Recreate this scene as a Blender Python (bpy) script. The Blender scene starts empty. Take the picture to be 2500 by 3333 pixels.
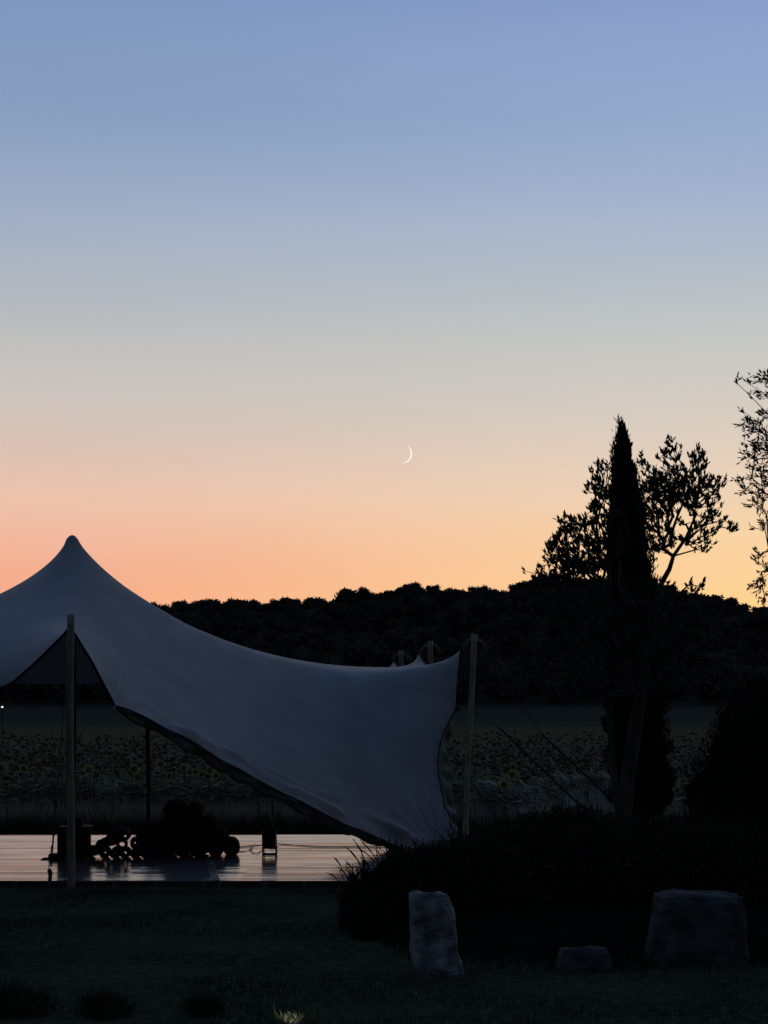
import bpy, math, random
import numpy as np
from mathutils import Vector
rng = np.random.default_rng(7)
random.seed(7)
sc = bpy.context.scene
C = sc.collection

# ------------------------------------------------------------------ camera, world, exposure
EYE = 2.30; F = 7200.0; CX = 1250.0; HY = 2220.0       # eye height, focal length / centre / horizon in photograph pixels
cam = bpy.data.cameras.new('camera'); camo = bpy.data.objects.new('camera', cam); C.objects.link(camo)
camo.location = (0, 0, EYE); camo.rotation_euler = (math.radians(90), 0, 0)
cam.sensor_fit = 'AUTO'; cam.sensor_width = 36.0
cam.lens = F / 3333.0 * 36.0
cam.shift_y = (HY - 1666.5) / 3333.0
cam.clip_end = 4000; cam.clip_start = 0.1
sc.camera = camo
sc.view_settings.view_transform = 'Standard'
sc.view_settings.look = 'None'
sc.view_settings.exposure = 0.0
sc.view_settings.gamma = 1.0
sc.view_settings.use_curve_mapping = False

def lin(r, g=None, b=None):
    if g is None: r, g, b = r
    f = lambda c: (c/255)/12.92 if c/255 <= .04045 else ((c/255+.055)/1.055)**2.4
    return (f(r), f(g), f(b), 1.0)
def scl(c, k): return (c[0]*k, c[1]*k, c[2]*k, 1.0)

# dusk sky: colours by elevation, warmer and yellower to the right where the sun went down, dark blue away from it
world = bpy.data.worlds.new('World'); sc.world = world; world.use_nodes = True
nt = world.node_tree; N = nt.nodes; L = nt.links
bg = N['Background']
tc = N.new('ShaderNodeTexCoord'); sep = N.new('ShaderNodeSeparateXYZ'); L.new(tc.outputs['Generated'], sep.inputs[0])
def mth(tree, op, a, b=None, c=None, clamp=False):
    n = tree.nodes.new('ShaderNodeMath'); n.operation = op; n.use_clamp = clamp
    for i, v in enumerate((a, b, c)):
        if v is None: continue
        if hasattr(v, 'links') or hasattr(v, 'is_linked'): tree.links.new(v, n.inputs[i])
        else: n.inputs[i].default_value = v
    return n.outputs[0]
def maprange(tree, v, a, b, c=0., d=1., kind='SMOOTHSTEP'):
    n = tree.nodes.new('ShaderNodeMapRange'); n.interpolation_type = kind
    tree.links.new(v, n.inputs['Value'])
    for k, x in zip(('From Min', 'From Max', 'To Min', 'To Max'), (a, b, c, d)): n.inputs[k].default_value = x
    return n.outputs['Result']
def elev_pos(y): return math.sin(math.atan((HY - y)/F))
hz = mth(nt, 'MAXIMUM', sep.outputs[2], 0.0)
pos = mth(nt, 'POWER', hz, 0.5)
def ramp(stops):
    r = N.new('ShaderNodeValToRGB'); e = r.color_ramp.elements
    stops = sorted(stops)
    e[0].position, e[0].color = stops[0]
    e[1].position, e[1].color = stops[-1]
    for p, c in stops[1:-1]:
        k = e.new(p); k.color = c
    L.new(pos, r.inputs[0]); return r.outputs[0]
pp = lambda y: math.sqrt(elev_pos(y))
top = [(0.62, (.165, .25, .46, 1)), (0.72, (.12, .20, .38, 1)), (0.85, (.085, .155, .30, 1)), (1.0, (.075, .14, .275, 1))]
sky_left = ramp([(pp(y), lin(c)) for y, c in ((2200, (246,164,116)), (2000, (250,169,126)), (1860, (244,172,140)), (1733, (241,183,157)), (1640, (237,191,167)), (1560, (230,194,174)),
    (1431, (216,194,182)), (1281, (203,195,189)), (1130, (192,191,190)), (980, (178,184,191)), (678, (156,171,196)), (377, (134,157,192)), (0, (124,150,190)))] + top)
sky_right = ramp([(pp(y), lin(c)) for y, c in ((2200, (255,205,118)), (2000, (255,209,131)), (1853, (253,211,154)), (1733, (248,211,163)), (1582, (236,209,180)),
    (1431, (222,206,190)), (1281, (209,203,194)), (1130, (199,200,196)), (980, (187,194,198)), (678, (165,180,207)), (377, (146,168,204)), (0, (133,155,203)))] + top)
away = ramp([(0.0, (.036, .040, .056, 1)), (.3, (.040, .045, .066, 1)), (.45, (.044, .056, .092, 1)), (.62, (.050, .078, .14, 1)), (.8, (.064, .115, .22, 1)), (1.0, (.075, .14, .275, 1))])
ang = mth(nt, 'ARCTAN2', sep.outputs[0], sep.outputs[1])          # azimuth from +Y, positive to the right
mixa = N.new('ShaderNodeMix'); mixa.data_type = 'RGBA'
L.new(maprange(nt, ang, -.19, .21), mixa.inputs['Factor']); L.new(sky_left, mixa.inputs['A']); L.new(sky_right, mixa.inputs['B'])
off = mth(nt, 'ABSOLUTE', mth(nt, 'SUBTRACT', ang, .25))
offw = mth(nt, 'MINIMUM', off, mth(nt, 'SUBTRACT', 2*math.pi, off))
mixb = N.new('ShaderNodeMix'); mixb.data_type = 'RGBA'
L.new(maprange(nt, offw, .5, 1.75), mixb.inputs['Factor']); L.new(mixa.outputs['Result'], mixb.inputs['A']); L.new(away, mixb.inputs['B'])
# very faint, stretched unevenness of thin high haze
mp = N.new('ShaderNodeMapping'); mp.inputs['Rotation'].default_value = (0, .05, 0); mp.inputs['Scale'].default_value = (2.2, 3, 15); L.new(tc.outputs['Generated'], mp.inputs[0])
nz = N.new('ShaderNodeTexNoise'); nz.inputs['Scale'].default_value = 1.6; nz.inputs['Detail'].default_value = 4; L.new(mp.outputs[0], nz.inputs[0])
hsv = N.new('ShaderNodeHueSaturation'); L.new(mixb.outputs['Result'], hsv.inputs['Color'])
L.new(maprange(nt, nz.outputs[0], .3, .7, .988, 1.01, 'LINEAR'), hsv.inputs['Value'])
L.new(maprange(nt, nz.outputs[0], .3, .7, 1.0, .95, 'LINEAR'), hsv.inputs['Saturation'])
L.new(hsv.outputs[0], bg.inputs[0]); bg.inputs[1].default_value = 1.0

# ------------------------------------------------------------------ helpers
def P(px, py, D): return np.array([(px-CX)/F*D, D, EYE - (py-HY)/F*D])
def smooth(a, b, x):
    t = np.clip((x-a)/(b-a), 0, 1); return t*t*(3-2*t)
def ground_z(y, x=0): return -0.6*smooth(32.2, 39.5, np.asarray(y, float))

def tag(o, label=None, cat=None, group=None, kind=None):
    if label: o['label'] = label
    if cat: o['category'] = cat
    if group: o['group'] = group
    if kind: o['kind'] = kind
    return o
def empty(name, loc, label, cat, group=None):
    o = bpy.data.objects.new(name, None); C.objects.link(o); o.location = tuple(float(v) for v in loc)
    o.empty_display_size = .1
    return tag(o, label, cat, group)

class MB:
    def __init__(s): s.V = []; s.F = []; s.n = 0; s.M = []
    def add(s, V, Fc, mat=0):
        V = np.asarray(V, float).reshape(-1, 3); Fc = np.asarray(Fc, int)
        s.F.append(Fc + s.n); s.V.append(V); s.n += len(V); s.M.append(mat); return s
    def mesh(s, name, mats, smooth_=False):
        me = bpy.data.meshes.new(name)
        V = np.concatenate(s.V).astype(np.float32)
        lt = np.concatenate([np.full(len(f), f.shape[1]) for f in s.F]).astype(np.int32)
        li = np.concatenate([f.ravel() for f in s.F]).astype(np.int32)
        mi = np.concatenate([np.full(len(f), m) for f, m in zip(s.F, s.M)]).astype(np.int32)
        me.vertices.add(len(V)); me.vertices.foreach_set('co', V.ravel())
        me.loops.add(len(li)); me.loops.foreach_set('vertex_index', li)
        me.polygons.add(len(lt)); me.polygons.foreach_set('loop_start', np.concatenate([[0], np.cumsum(lt)[:-1]]).astype(np.int32))
        me.polygons.foreach_set('loop_total', lt); me.polygons.foreach_set('material_index', mi)
        me.polygons.foreach_set('use_smooth', np.full(len(lt), bool(smooth_)))
        me.update(calc_edges=True); me.validate()
        for m in (mats if isinstance(mats, (list, tuple)) else [mats]): me.materials.append(m)
        return me
    def build(s, name, mats, parent=None, loc=None, sm=False):
        me = s.mesh(name, mats, sm)
        o = bpy.data.objects.new(name, me); C.objects.link(o)
        if parent is not None: 
            o.parent = parent
            me.transform(__import__('mathutils').Matrix.Translation(-parent.matrix_basis.translation)) if loc is None else None
        if loc is not None: o.location = loc
        return o
def box(c, s, rot=0.0, bev=0.0):
    c = np.asarray(c, float); h = np.asarray(s, float)/2
    if bev <= 0:
        v = np.array([[x, y, z] for z in (-1, 1) for x, y in ((-1,-1),(1,-1),(1,1),(-1,1))], float)*h
        f = [[0,3,2,1],[4,5,6,7],[0,1,5,4],[1,2,6,5],[2,3,7,6],[3,0,4,7]]
    else:   # chamfered prism, chamfers on every horizontal and vertical rim
        rings = []
        for z, ins in ((-h[2], bev), (-h[2]+bev, 0), (h[2]-bev, 0), (h[2], bev)):
            x, y = h[0]-ins, h[1]-ins; b = bev
            rings.append([[-x+b,-y,z],[x-b,-y,z],[x,-y+b,z],[x,y-b,z],[x-b,y,z],[-x+b,y,z],[-x,y-b,z],[-x,-y+b,z]])
        v = np.array(rings).reshape(-1, 3); f = []
        for k in range(3):
            for i in range(8):
                j = (i+1) % 8; f.append([k*8+i, k*8+j, (k+1)*8+j, (k+1)*8+i])
        cr, sr = math.cos(rot), math.sin(rot)
        v = v @ np.array([[cr, sr, 0], [-sr, cr, 0], [0, 0, 1]])
        return v+c, f, [list(range(7,-1,-1)), [24+i for i in range(8)]]
    cr, sr = math.cos(rot), math.sin(rot)
    v = v @ np.array([[cr, sr, 0], [-sr, cr, 0], [0, 0, 1]])
    return v + c, f
def add_box(mb, c, s, rot=0., bev=0., mat=0):
    r = box(c, s, rot, bev)
    if len(r) == 3:
        n0 = mb.n; mb.add(r[0], r[1], mat); mb.F.append(np.array(r[2])+n0); mb.V.append(np.zeros((0,3))); mb.M.append(mat)
    else: mb.add(r[0], r[1], mat)
def frame(d):
    d = d/np.maximum(np.linalg.norm(d, axis=-1, keepdims=True), 1e-9)
    a = np.where(np.abs(d[..., 2:3]) > .9, np.array([1., 0, 0]), np.array([0, 0, 1.]))
    u = np.cross(d, a); u /= np.linalg.norm(u, axis=-1, keepdims=True)
    return d, u, np.cross(d, u)
def tubes(mb, P0, P1, R0, R1, k=5, mat=0):          # many separate tapered tubes at once
    P0, P1 = np.asarray(P0, float), np.asarray(P1, float); R0 = np.asarray(R0, float).reshape(-1, 1, 1); R1 = np.asarray(R1, float).reshape(-1, 1, 1)
    d, u, v = frame(P1-P0); a = np.arange(k)*2*math.pi/k
    ring = u[:, None]*np.cos(a)[None, :, None] + v[:, None]*np.sin(a)[None, :, None]
    V = np.concatenate([P0[:, None]+ring*R0, P1[:, None]+ring*R1], 1)
    i = np.arange(k); q = np.stack([i, (i+1) % k, (i+1) % k+k, i+k], 1)
    Fc = (q[None]+(np.arange(len(P0))*2*k)[:, None, None]).reshape(-1, 4)
    mb.add(V.reshape(-1, 3), Fc, mat)
def tube(mb, pts, r, k=8, mat=0, caps=True, closed=False):      # one continuous tube along a polyline
    pts = np.asarray(pts, float); n = len(pts); r = np.broadcast_to(np.asarray(r, float), (n,))
    if closed: t = np.roll(pts, -1, 0)-np.roll(pts, 1, 0)
    else: t = np.gradient(pts, axis=0)
    t /= np.maximum(np.linalg.norm(t, axis=1, keepdims=True), 1e-9)
    _, u, _ = frame(t[:1]); u = u[0]; U = []
    for i in range(n):
        u = u-t[i]*np.dot(u, t[i]); u /= np.linalg.norm(u); U.append(u)
    U = np.array(U); W = np.cross(t, U); a = np.arange(k)*2*math.pi/k
    V = pts[:, None]+(U[:, None]*np.cos(a)[None, :, None]+W[:, None]*np.sin(a)[None, :, None])*r[:, None, None]
    i = np.arange(k); q = []
    for s_ in range(n if closed else n-1):
        b, c = s_*k, ((s_+1) % n)*k
        q.append(np.stack([b+i, b+(i+1) % k, c+(i+1) % k, c+i], 1))
    n0 = mb.n; mb.add(V.reshape(-1, 3), np.concatenate(q), mat)
    if caps and not closed:
        for b, rev in ((0, True), ((n-1)*k, False)):
            f = np.arange(k)+b+n0
            mb.F.append((f[::-1] if rev else f)[None]); mb.V.append(np.zeros((0, 3))); mb.M.append(mat)
def spline(pts, n):
    pts = np.asarray(pts, float); m = len(pts)
    if m == 2: return pts[0]+(pts[1]-pts[0])*np.linspace(0, 1, n)[:, None]
    Q = np.vstack([2*pts[0]-pts[1], pts, 2*pts[-1]-pts[-2]])
    out = []
    for t in np.linspace(0, m-1-1e-9, n):
        i = int(t); f = t-i; a, b, c, d = Q[i:i+4]
        out.append(.5*((2*b)+(-a+c)*f+(2*a-5*b+4*c-d)*f*f+(-a+3*b-3*c+d)*f**3))
    return np.array(out)
def leaves(mb, pos, d, length, width, mat=0, bend=.0):     # a pointed leaf: two halves folded along the midrib
    n = len(pos); d, u, v = frame(d)
    roll = rng.uniform(0, 2*math.pi, n)[:, None]
    s = u*np.cos(roll)+v*np.sin(roll); w = np.cross(d, s)
    length = np.broadcast_to(length, (n,))[:, None]; width = np.broadcast_to(width, (n,))[:, None]
    a = pos; m1 = pos+d*length*.45+s*width*.5+w*width*.14; m2 = pos+d*length*.45-s*width*.5+w*width*.14
    t = pos+d*length - w*length*bend; 
    V = np.stack([a, m1, t, m2], 1).reshape(-1, 3)
    b = (np.arange(n)*4)[:, None]
    mb.add(V, np.concatenate([b+np.array([[0, 1, 2]]), b+np.array([[0, 2, 3]])]), mat)
def rdir(n, up=0.0):
    d = rng.normal(size=(n, 3)); d /= np.linalg.norm(d, axis=1, keepdims=True); d[:, 2] += up
    return d/np.linalg.norm(d, axis=1, keepdims=True)
def blades(mb, pos, h, w, lean=.35, mat=0, lean_dir=None):        # grass blades: bent, three segments to a point
    n = len(pos); az = rng.uniform(0, 2*math.pi, n); o = np.stack([np.cos(az), np.sin(az), 0*az], 1)
    az2 = rng.uniform(0, 2*math.pi, n); s = np.stack([np.cos(az2), np.sin(az2), 0*az2], 1)
    l = (rng.uniform(.1, 1, n)*lean)[:, None]; h = np.broadcast_to(h, (n,))[:, None]; w = np.broadcast_to(w, (n,))[:, None]
    if lean_dir is not None: o = o*.5+np.asarray(lean_dir, float)
    up = np.array([0, 0, 1.])
    m = pos+up*h*.55+o*h*l*.3; t = pos+up*h*(1-.25*l)+o*h*l
    V = np.stack([pos-s*w/2, pos+s*w/2, m+s*w*.38, m-s*w*.38, t], 1).reshape(-1, 3)
    b = (np.arange(n)*5)[:, None]
    mb.add(V, np.concatenate([b+np.array([[0, 1, 2]]), b+np.array([[0, 2, 3]]), b+np.array([[3, 2, 4]])]), mat)
def ico(sub=2):
    import bmesh
    bm = bmesh.new(); bmesh.ops.create_icosphere(bm, subdivisions=sub, radius=1)
    V = np.array([v.co[:] for v in bm.verts]); Fc = np.array([[v.index for v in f.verts] for f in bm.faces]); bm.free()
    return V, Fc
ICO1, ICO2, ICO3, ICO4, ICO5 = ico(1), ico(2), ico(3), ico(4), ico(6)
def vnoise(p, seed=0):                                    # cheap smooth 3-D noise from sines
    r = np.random.default_rng(seed); out = 0
    for k in range(7):
        w = r.normal(size=3)*(1+.35*k); out = out+np.sin(p @ w+r.uniform(0, 6.3))/(1+.3*k)
    return out/3.2
def lump(mb, c, r, seed, amp=.18, freq=2.2, shape=ICO2, mat=0, rot=None):
    V, Fc = shape; W = V*(1+amp*vnoise(V*freq, seed))[:, None]
    mb.add(np.asarray(c)+W*np.asarray(r), Fc, mat)

# ------------------------------------------------------------------ materials
def mat(name, col, rough=.8, var=.25, scale=6., bump=.0, bscale=None, spec=.3, metal=0., detail=5, col2=None, coord='Object', stretch=None):
    m = bpy.data.materials.new(name); m.use_nodes = True; t = m.node_tree; b = t.nodes['Principled BSDF']
    b.inputs['Roughness'].default_value = rough; b.inputs['Specular IOR Level'].default_value = spec; b.inputs['Metallic'].default_value = metal
    tcn = t.nodes.new('ShaderNodeTexCoord'); src = tcn.outputs[coord]
    if stretch:
        mpn = t.nodes.new('ShaderNodeMapping'); mpn.inputs['Scale'].default_value = stretch; t.links.new(src, mpn.inputs[0]); src = mpn.outputs[0]
    n = t.nodes.new('ShaderNodeTexNoise'); n.inputs['Scale'].default_value = scale; n.inputs['Detail'].default_value = detail; t.links.new(src, n.inputs[0])
    mx = t.nodes.new('ShaderNodeMix'); mx.data_type = 'RGBA'
    t.links.new(maprange(t, n.outputs[0], .3, .7), mx.inputs['Factor'])
    c = np.array(col[:3]); c2 = np.array(col2[:3]) if col2 is not None else c*(1+var)
    mx.inputs['A'].default_value = (*(c*(1-var)), 1); mx.inputs['B'].default_value = (*c2, 1)
    t.links.new(mx.outputs['Result'], b.inputs['Base Color'])
    if bump > 0:
        n2 = t.nodes.new('ShaderNodeTexNoise'); n2.inputs['Scale'].default_value = bscale or scale*3; n2.inputs['Detail'].default_value = 6; t.links.new(src, n2.inputs[0])
        bn = t.nodes.new('ShaderNodeBump'); bn.inputs['Strength'].default_value = bump; bn.inputs['Distance'].default_value = .02
        t.links.new(n2.outputs[0], bn.inputs['Height']); t.links.new(bn.outputs[0], b.inputs['Normal'])
    return m
def leafmat(name, col, var=.35, scale=3., trans=.15, rough=.6):
    m = mat(name, col, .9, var, scale, spec=.04)
    t = m.node_tree; b = t.nodes['Principled BSDF']
    tr = t.nodes.new('ShaderNodeBsdfTranslucent'); mixs = t.nodes.new('ShaderNodeMixShader'); mixs.inputs[0].default_value = trans
    src = b.inputs['Base Color'].links[0].from_socket; t.links.new(src, tr.inputs[0])
    out = t.nodes['Material Output']; t.links.new(b.outputs[0], mixs.inputs[1]); t.links.new(tr.outputs[0], mixs.inputs[2]); t.links.new(mixs.outputs[0], out.inputs[0])
    return m
def emit(name, col, s):
    m = bpy.data.materials.new(name); m.use_nodes = True; b = m.node_tree.nodes['Principled BSDF']
    b.inputs['Base Color'].default_value = (.1, .1, .1, 1); b.inputs['Emission Color'].default_value = col; b.inputs['Emission Strength'].default_value = s
    return m
M_bark = mat('bark', (.050, .042, .036), .95, .45, 9, .8, 30, stretch=(1, 1, .3), spec=.05)
M_twig = mat('twig', (.05, .04, .032), .9, .2, 10)
M_leaf = leafmat('laurel_leaf', (.026, .032, .015))
M_olive = leafmat('olive_leaf', (.045, .046, .03), trans=.05)
M_cyp = leafmat('cypress_foliage', (.012, .016, .008), trans=.0)
M_shrub = leafmat('shrub_leaf', (.034, .037, .020), trans=.05)
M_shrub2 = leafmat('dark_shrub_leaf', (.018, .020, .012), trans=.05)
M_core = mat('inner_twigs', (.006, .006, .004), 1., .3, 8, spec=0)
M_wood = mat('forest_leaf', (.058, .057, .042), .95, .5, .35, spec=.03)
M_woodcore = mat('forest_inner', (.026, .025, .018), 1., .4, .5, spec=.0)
M_grass = leafmat('lawn_grass', (.064, .070, .040), .6, .7, .05)  # uneven light on the lawn put into the colour as broad patches
M_dry = leafmat('dry_grass', (.21, .18, .11), .4, 2., .1)
M_pale = leafmat('bleached_grass', (.34, .33, .27), .4, 2., .1)
M_verge = leafmat('verge_grass', (.042, .038, .022), .4, 1.5, .0)
M_pole = mat('peeled_pole_wood', (.14, .125, .078), .8, .28, 5, .25, 40, stretch=(3, 3, .35))
M_rope = mat('dark_rope', (.02, .02, .022), .9, .2, 60)
M_rope2 = mat('pale_rope', (.19, .18, .165), .9, .2, 60)
M_web = mat('black_webbing', (.012, .012, .014), .85, .2, 80)
M_metal = mat('galvanised_metal', (.45, .45, .45), .4, .1, 30, metal=.9)
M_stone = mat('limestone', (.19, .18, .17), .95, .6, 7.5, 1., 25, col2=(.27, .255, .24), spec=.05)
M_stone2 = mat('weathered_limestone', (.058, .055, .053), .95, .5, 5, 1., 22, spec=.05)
M_bolster = mat('bolster_cloth', (.006, .006, .008), .95, .2, 30, .3, 300, spec=.05)
M_mat1 = mat('mat_foam', (.016, .014, .018), .75, .2, 40, .3, 400)
M_mat_toplit = mat('toplit_mat_foam', (.10, .09, .08), .75, .15, 40, .3, 400)  # lit copy of the mat foam, top light put into the colour
M_trunk = mat('black_laminate', (.006, .006, .007), .85, .2, 20, spec=.08)
M_highlight = mat('edge_highlight', (.22, .215, .2), .6, .15, 25)  # pale colour that paints the rim highlight on the box edges
M_plastic = mat('black_plastic', (.012, .012, .013), .45, .1, 20)
M_fascia = mat('fascia_timber', (.010, .009, .008), .8, .3, 6, stretch=(.3, 1, 4))
M_skirt = mat('gravel_strip', (.05, .05, .055), .95, .4, 30, .8, 90)

# ------------------------------------------------------------------ ground, far field, hill
def ridge_px(px):
    xs = np.array([-6000, -3000, -1200, -300, 200, 543, 590, 680, 758, 868, 923, 1009, 1095, 1142, 1182, 1221, 1260, 1323, 1370, 1432, 1464, 1519, 1581, 1628, 1675, 1754, 1850, 2000, 2100, 2230, 2293, 2351, 2423, 2500, 2900, 3600, 5000, 8000])
    ys = np.array([2080, 2050, 2010, 1990, 1985, 1974, 1965, 1956, 1962, 1968, 1958, 1960, 1946, 1928, 1922, 1926, 1926, 1912, 1910, 1914, 1926, 1918, 1918, 1912, 1902, 1884, 1882, 1890, 1905, 1930, 1950, 1954, 1974, 1978, 2000, 2020, 2060, 2120])
    return np.interp(px, xs, ys)
def terrain(x, y):
    x = np.asarray(x, float); y = np.asarray(y, float)
    px = CX + x/450*F*0.9*np.ones_like(y)
    zr = EYE + (HY-ridge_px(CX + x*F/450))/F*450 - 1.7
    t = smooth(288, 455, y)
    z = ground_z(y) + t*(zr+.6) + .25*t*vnoise(np.stack([x/22, y/22, 0*x], -1), 3)
    z = z - smooth(470, 1400, y)*14
    return z
xs = np.concatenate([np.linspace(-900, -130, 26), np.linspace(-125, 125, 101), np.linspace(130, 900, 26)])
ys = np.concatenate([np.linspace(-200, -5, 14), np.linspace(0, 60, 61), np.linspace(64, 280, 40), np.linspace(284, 480, 60), np.linspace(500, 2500, 20)])
X, Y = np.meshgrid(xs, ys); Z = terrain(X, Y)
def sheet(name, X, Y, Z, m):
    r, c = X.shape; i = np.arange(r*c).reshape(r, c)
    f = np.stack([i[:-1, :-1], i[:-1, 1:], i[1:, 1:], i[1:, :-1]], -1).reshape(-1, 4)
    return MB().add(np.stack([X, Y, Z], -1), f).build(name, m, sm=True)
# soil / turf colours follow the crop bands
mg = bpy.data.materials.new('ground_cover'); mg.use_nodes = True; t = mg.node_tree; b = t.nodes['Principled BSDF']
g = t.nodes.new('ShaderNodeTexCoord'); s3 = t.nodes.new('ShaderNodeSeparateXYZ'); t.links.new(g.outputs['Object'], s3.inputs[0])
n1 = t.nodes.new('ShaderNodeTexNoise'); n1.inputs['Scale'].default_value = .35; n1.inputs['Detail'].default_value = 6; t.links.new(g.outputs['Object'], n1.inputs[0])
n2 = t.nodes.new('ShaderNodeTexNoise'); n2.inputs['Scale'].default_value = 9; n2.inputs['Detail'].default_value = 6; t.links.new(g.outputs['Object'], n2.inputs[0])
yy = mth(t, 'ADD', s3.outputs[1], mth(t, 'MULTIPLY', mth(t, 'SUBTRACT', n1.outputs[0], .5), 6.))
rp = t.nodes.new('ShaderNodeValToRGB'); e = rp.color_ramp.elements
stops = [(0, (.046, .052, .028)), (.105, (.046, .052, .028)), (.115, (.012, .012, .008)), (.145, (.030, .028, .016)), (.26, (.035, .033, .016)), (.36, (.085, .076, .036)), (.45, (.085, .076, .038)), (.50, (.055, .051, .035)), (.8, (.040, .039, .031)), (1., (.012, .012, .009))]
e[0].position = 0; e[0].color = (*stops[0][1], 1); e[1].position = 1; e[1].color = (*stops[-1][1], 1)
for p_, c_ in stops[1:-1]: k = e.new(p_); k.color = (*c_, 1)
t.links.new(mth(t, 'DIVIDE', yy, 300.), rp.inputs[0])
mm = t.nodes.new('ShaderNodeMix'); mm.data_type = 'RGBA'; mm.blend_type = 'MULTIPLY'; mm.inputs['Factor'].default_value = 1
t.links.new(rp.outputs[0], mm.inputs['A']); cc = t.nodes.new('ShaderNodeCombineColor')
vv = maprange(t, n2.outputs[0], .3, .7, .5, 1.4)
for i in range(3): t.links.new(vv, cc.inputs[i])
t.links.new(cc.outputs[0], mm.inputs['B']); t.links.new(mm.outputs['Result'], b.inputs['Base Color'])
b.inputs['Roughness'].default_value = 1; b.inputs['Specular IOR Level'].default_value = .0
bp = t.nodes.new('ShaderNodeBump'); bp.inputs['Strength'].default_value = .6; bp.inputs['Distance'].default_value = .03; t.links.new(n2.outputs[0], bp.inputs['Height']); t.links.new(bp.outputs[0], b.inputs['Normal'])
k0 = 14+61+40
tag(sheet('ground', X[:k0+1], Y[:k0+1], Z[:k0+1], mg), kind='structure')
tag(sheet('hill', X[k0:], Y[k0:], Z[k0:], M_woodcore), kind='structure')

# forest: one mass on the slope, single trees along the skyline
def crown_mesh(seed, rx, rz, nl, leaf):
    mb = MB(); r = np.random.default_rng(seed)
    cs = [np.array([0, 0, 0.])]+[np.array([r.uniform(-.6, .6)*rx, r.uniform(-.5, .5)*rx, r.uniform(-.4, .65)*rz]) for _ in range(6)]
    for i, c in enumerate(cs):
        q = (.72 if i == 0 else r.uniform(.32, .5)); rr = np.array([rx, rx, rz])*q
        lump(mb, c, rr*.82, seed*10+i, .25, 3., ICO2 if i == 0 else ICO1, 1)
        n = int(nl*q*q*2); d = rdir(n, .1); p = c+d*rr*rng.uniform(.8, 1.12, (n, 1))
        leaves(mb, p-d*leaf*.3, d*.5+rdir(n)*.9, rng.uniform(.5, 1.2, n)*leaf, leaf*.8*rng.uniform(.6, 1.1, n))
    return mb.mesh('crown', [M_wood, M_woodcore])
crowns = [crown_mesh(i, 2.9, 2.3, 300, .5) for i in range(6)]
def tmesh():
    mb = MB(); tube(mb, [(0, 0, -3.2), (.1, .1, -1.5), (0, 0, 0.2)], [.25, .2, .12], 6); tubes(mb, [(0, 0, -1.2), (0, 0, -1.)], [(1, .2, .6), (-1, .3, .7)], [.12, .1], [.04, .04]); return mb.mesh('trunk', M_bark)
trunkm = tmesh()
px = 500.; k = 0
skyline_special = {}
while px < 2600:
    w = random.choice((random.uniform(.5, .8), random.uniform(.75, 1.25))); 
    if 1120 < px < 1240 or 1290 < px < 1420 or px > 1700: w *= 1.3
    if px < 1080: w *= .78
    s = w; topy = ridge_px(px) - random.uniform(-7, 6); D = 452+random.uniform(-6, 6)
    zt = EYE+(HY-topy)/F*D; X0 = (px-CX)/F*D
    o = empty('hill_tree', (X0, D, zt-4.6*s), 'dark broadleaf tree in the row along the skyline of the wooded hill', 'tree', 'trees along the skyline of the hill')
    rz_ = random.uniform(0, 6.28)
    for me, nm in ((crowns[k % 6], 'crown'), (trunkm, 'trunk')):
        c = bpy.data.objects.new(nm, me); C.objects.link(c); c.parent = o
        c.location = (0, 0, 2.4*s); c.rotation_euler = (0, 0, rz_); c.scale = (s*random.uniform(.85, 1.2), s, s*random.uniform(.8, 1.05))
    px += 46*s*random.uniform(.75, 1.1); k += 1
# slope mass (the nearer trees of the same wood read as one dark mass)
src = []
for me in crowns[:4]:
    n = len(me.vertices); v = np.zeros(n*3, np.float32); me.vertices.foreach_get('co', v)
    tri = np.array([p.vertices[:] for p in me.polygons]); mi = np.zeros(len(me.polygons), np.int32); me.polygons.foreach_get('material_index', mi)
    src.append((v.reshape(-1, 3), tri, mi))
mb = MB(); cnt = 0
for gy in np.arange(292, 456, 9.0):
    for gx in np.arange(-gy*.235, gy*.235, 6.2):
        x_ = gx+random.uniform(-2.6, 2.6); y_ = gy+random.uniform(-4, 4); s = random.uniform(.8, 1.3) if gy < 395 else random.uniform(.5, .75)
        v, tri, mi = src[cnt % 4]; a = random.uniform(0, 6.28); ca, sa = math.cos(a), math.sin(a)
        R = np.array([[ca, sa, 0], [-sa, ca, 0], [0, 0, 1]])
        z_ = float(terrain(x_, y_)) + 1.7*s
        W = v @ R * s + np.array([x_, y_, z_])
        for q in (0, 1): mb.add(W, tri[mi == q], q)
        cnt += 1
tag(mb.build('woodland', [M_wood, M_woodcore]), 'dense dark woodland covering the slope of the low hill behind the fields', 'woodland', kind='stuff')

# ------------------------------------------------------------------ moon
mb = MB(); Dm = 3000.0; c0 = P(1310, 1477, Dm); R = 30.5/F*Dm
n = 40; th = np.radians(np.linspace(-58, 92, n)); wv = np.sin(np.linspace(0, math.pi, n))**.7*3.0/F*Dm
out = []; 
for a, w in zip(th, wv):
    for rr, dy in ((R, 0), (R-w/2, -w*.5), (R-w, 0), (R-w/2, w*.5)):
        out.append(c0+np.array([math.cos(a)*rr, dy, -math.sin(a)*rr]))
f = []
for i in range(n-1):
    for j in range(4): f.append([i*4+j, i*4+(j+1) % 4, (i+1)*4+(j+1) % 4, (i+1)*4+j])
mb.add(out, f); tag(mb.build('moon', emit('moonlight', lin(255, 248, 215), 1.25)), 'thin pale yellow crescent moon low in the peach coloured sky', 'moon')
cam.clip_end = 6000

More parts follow.
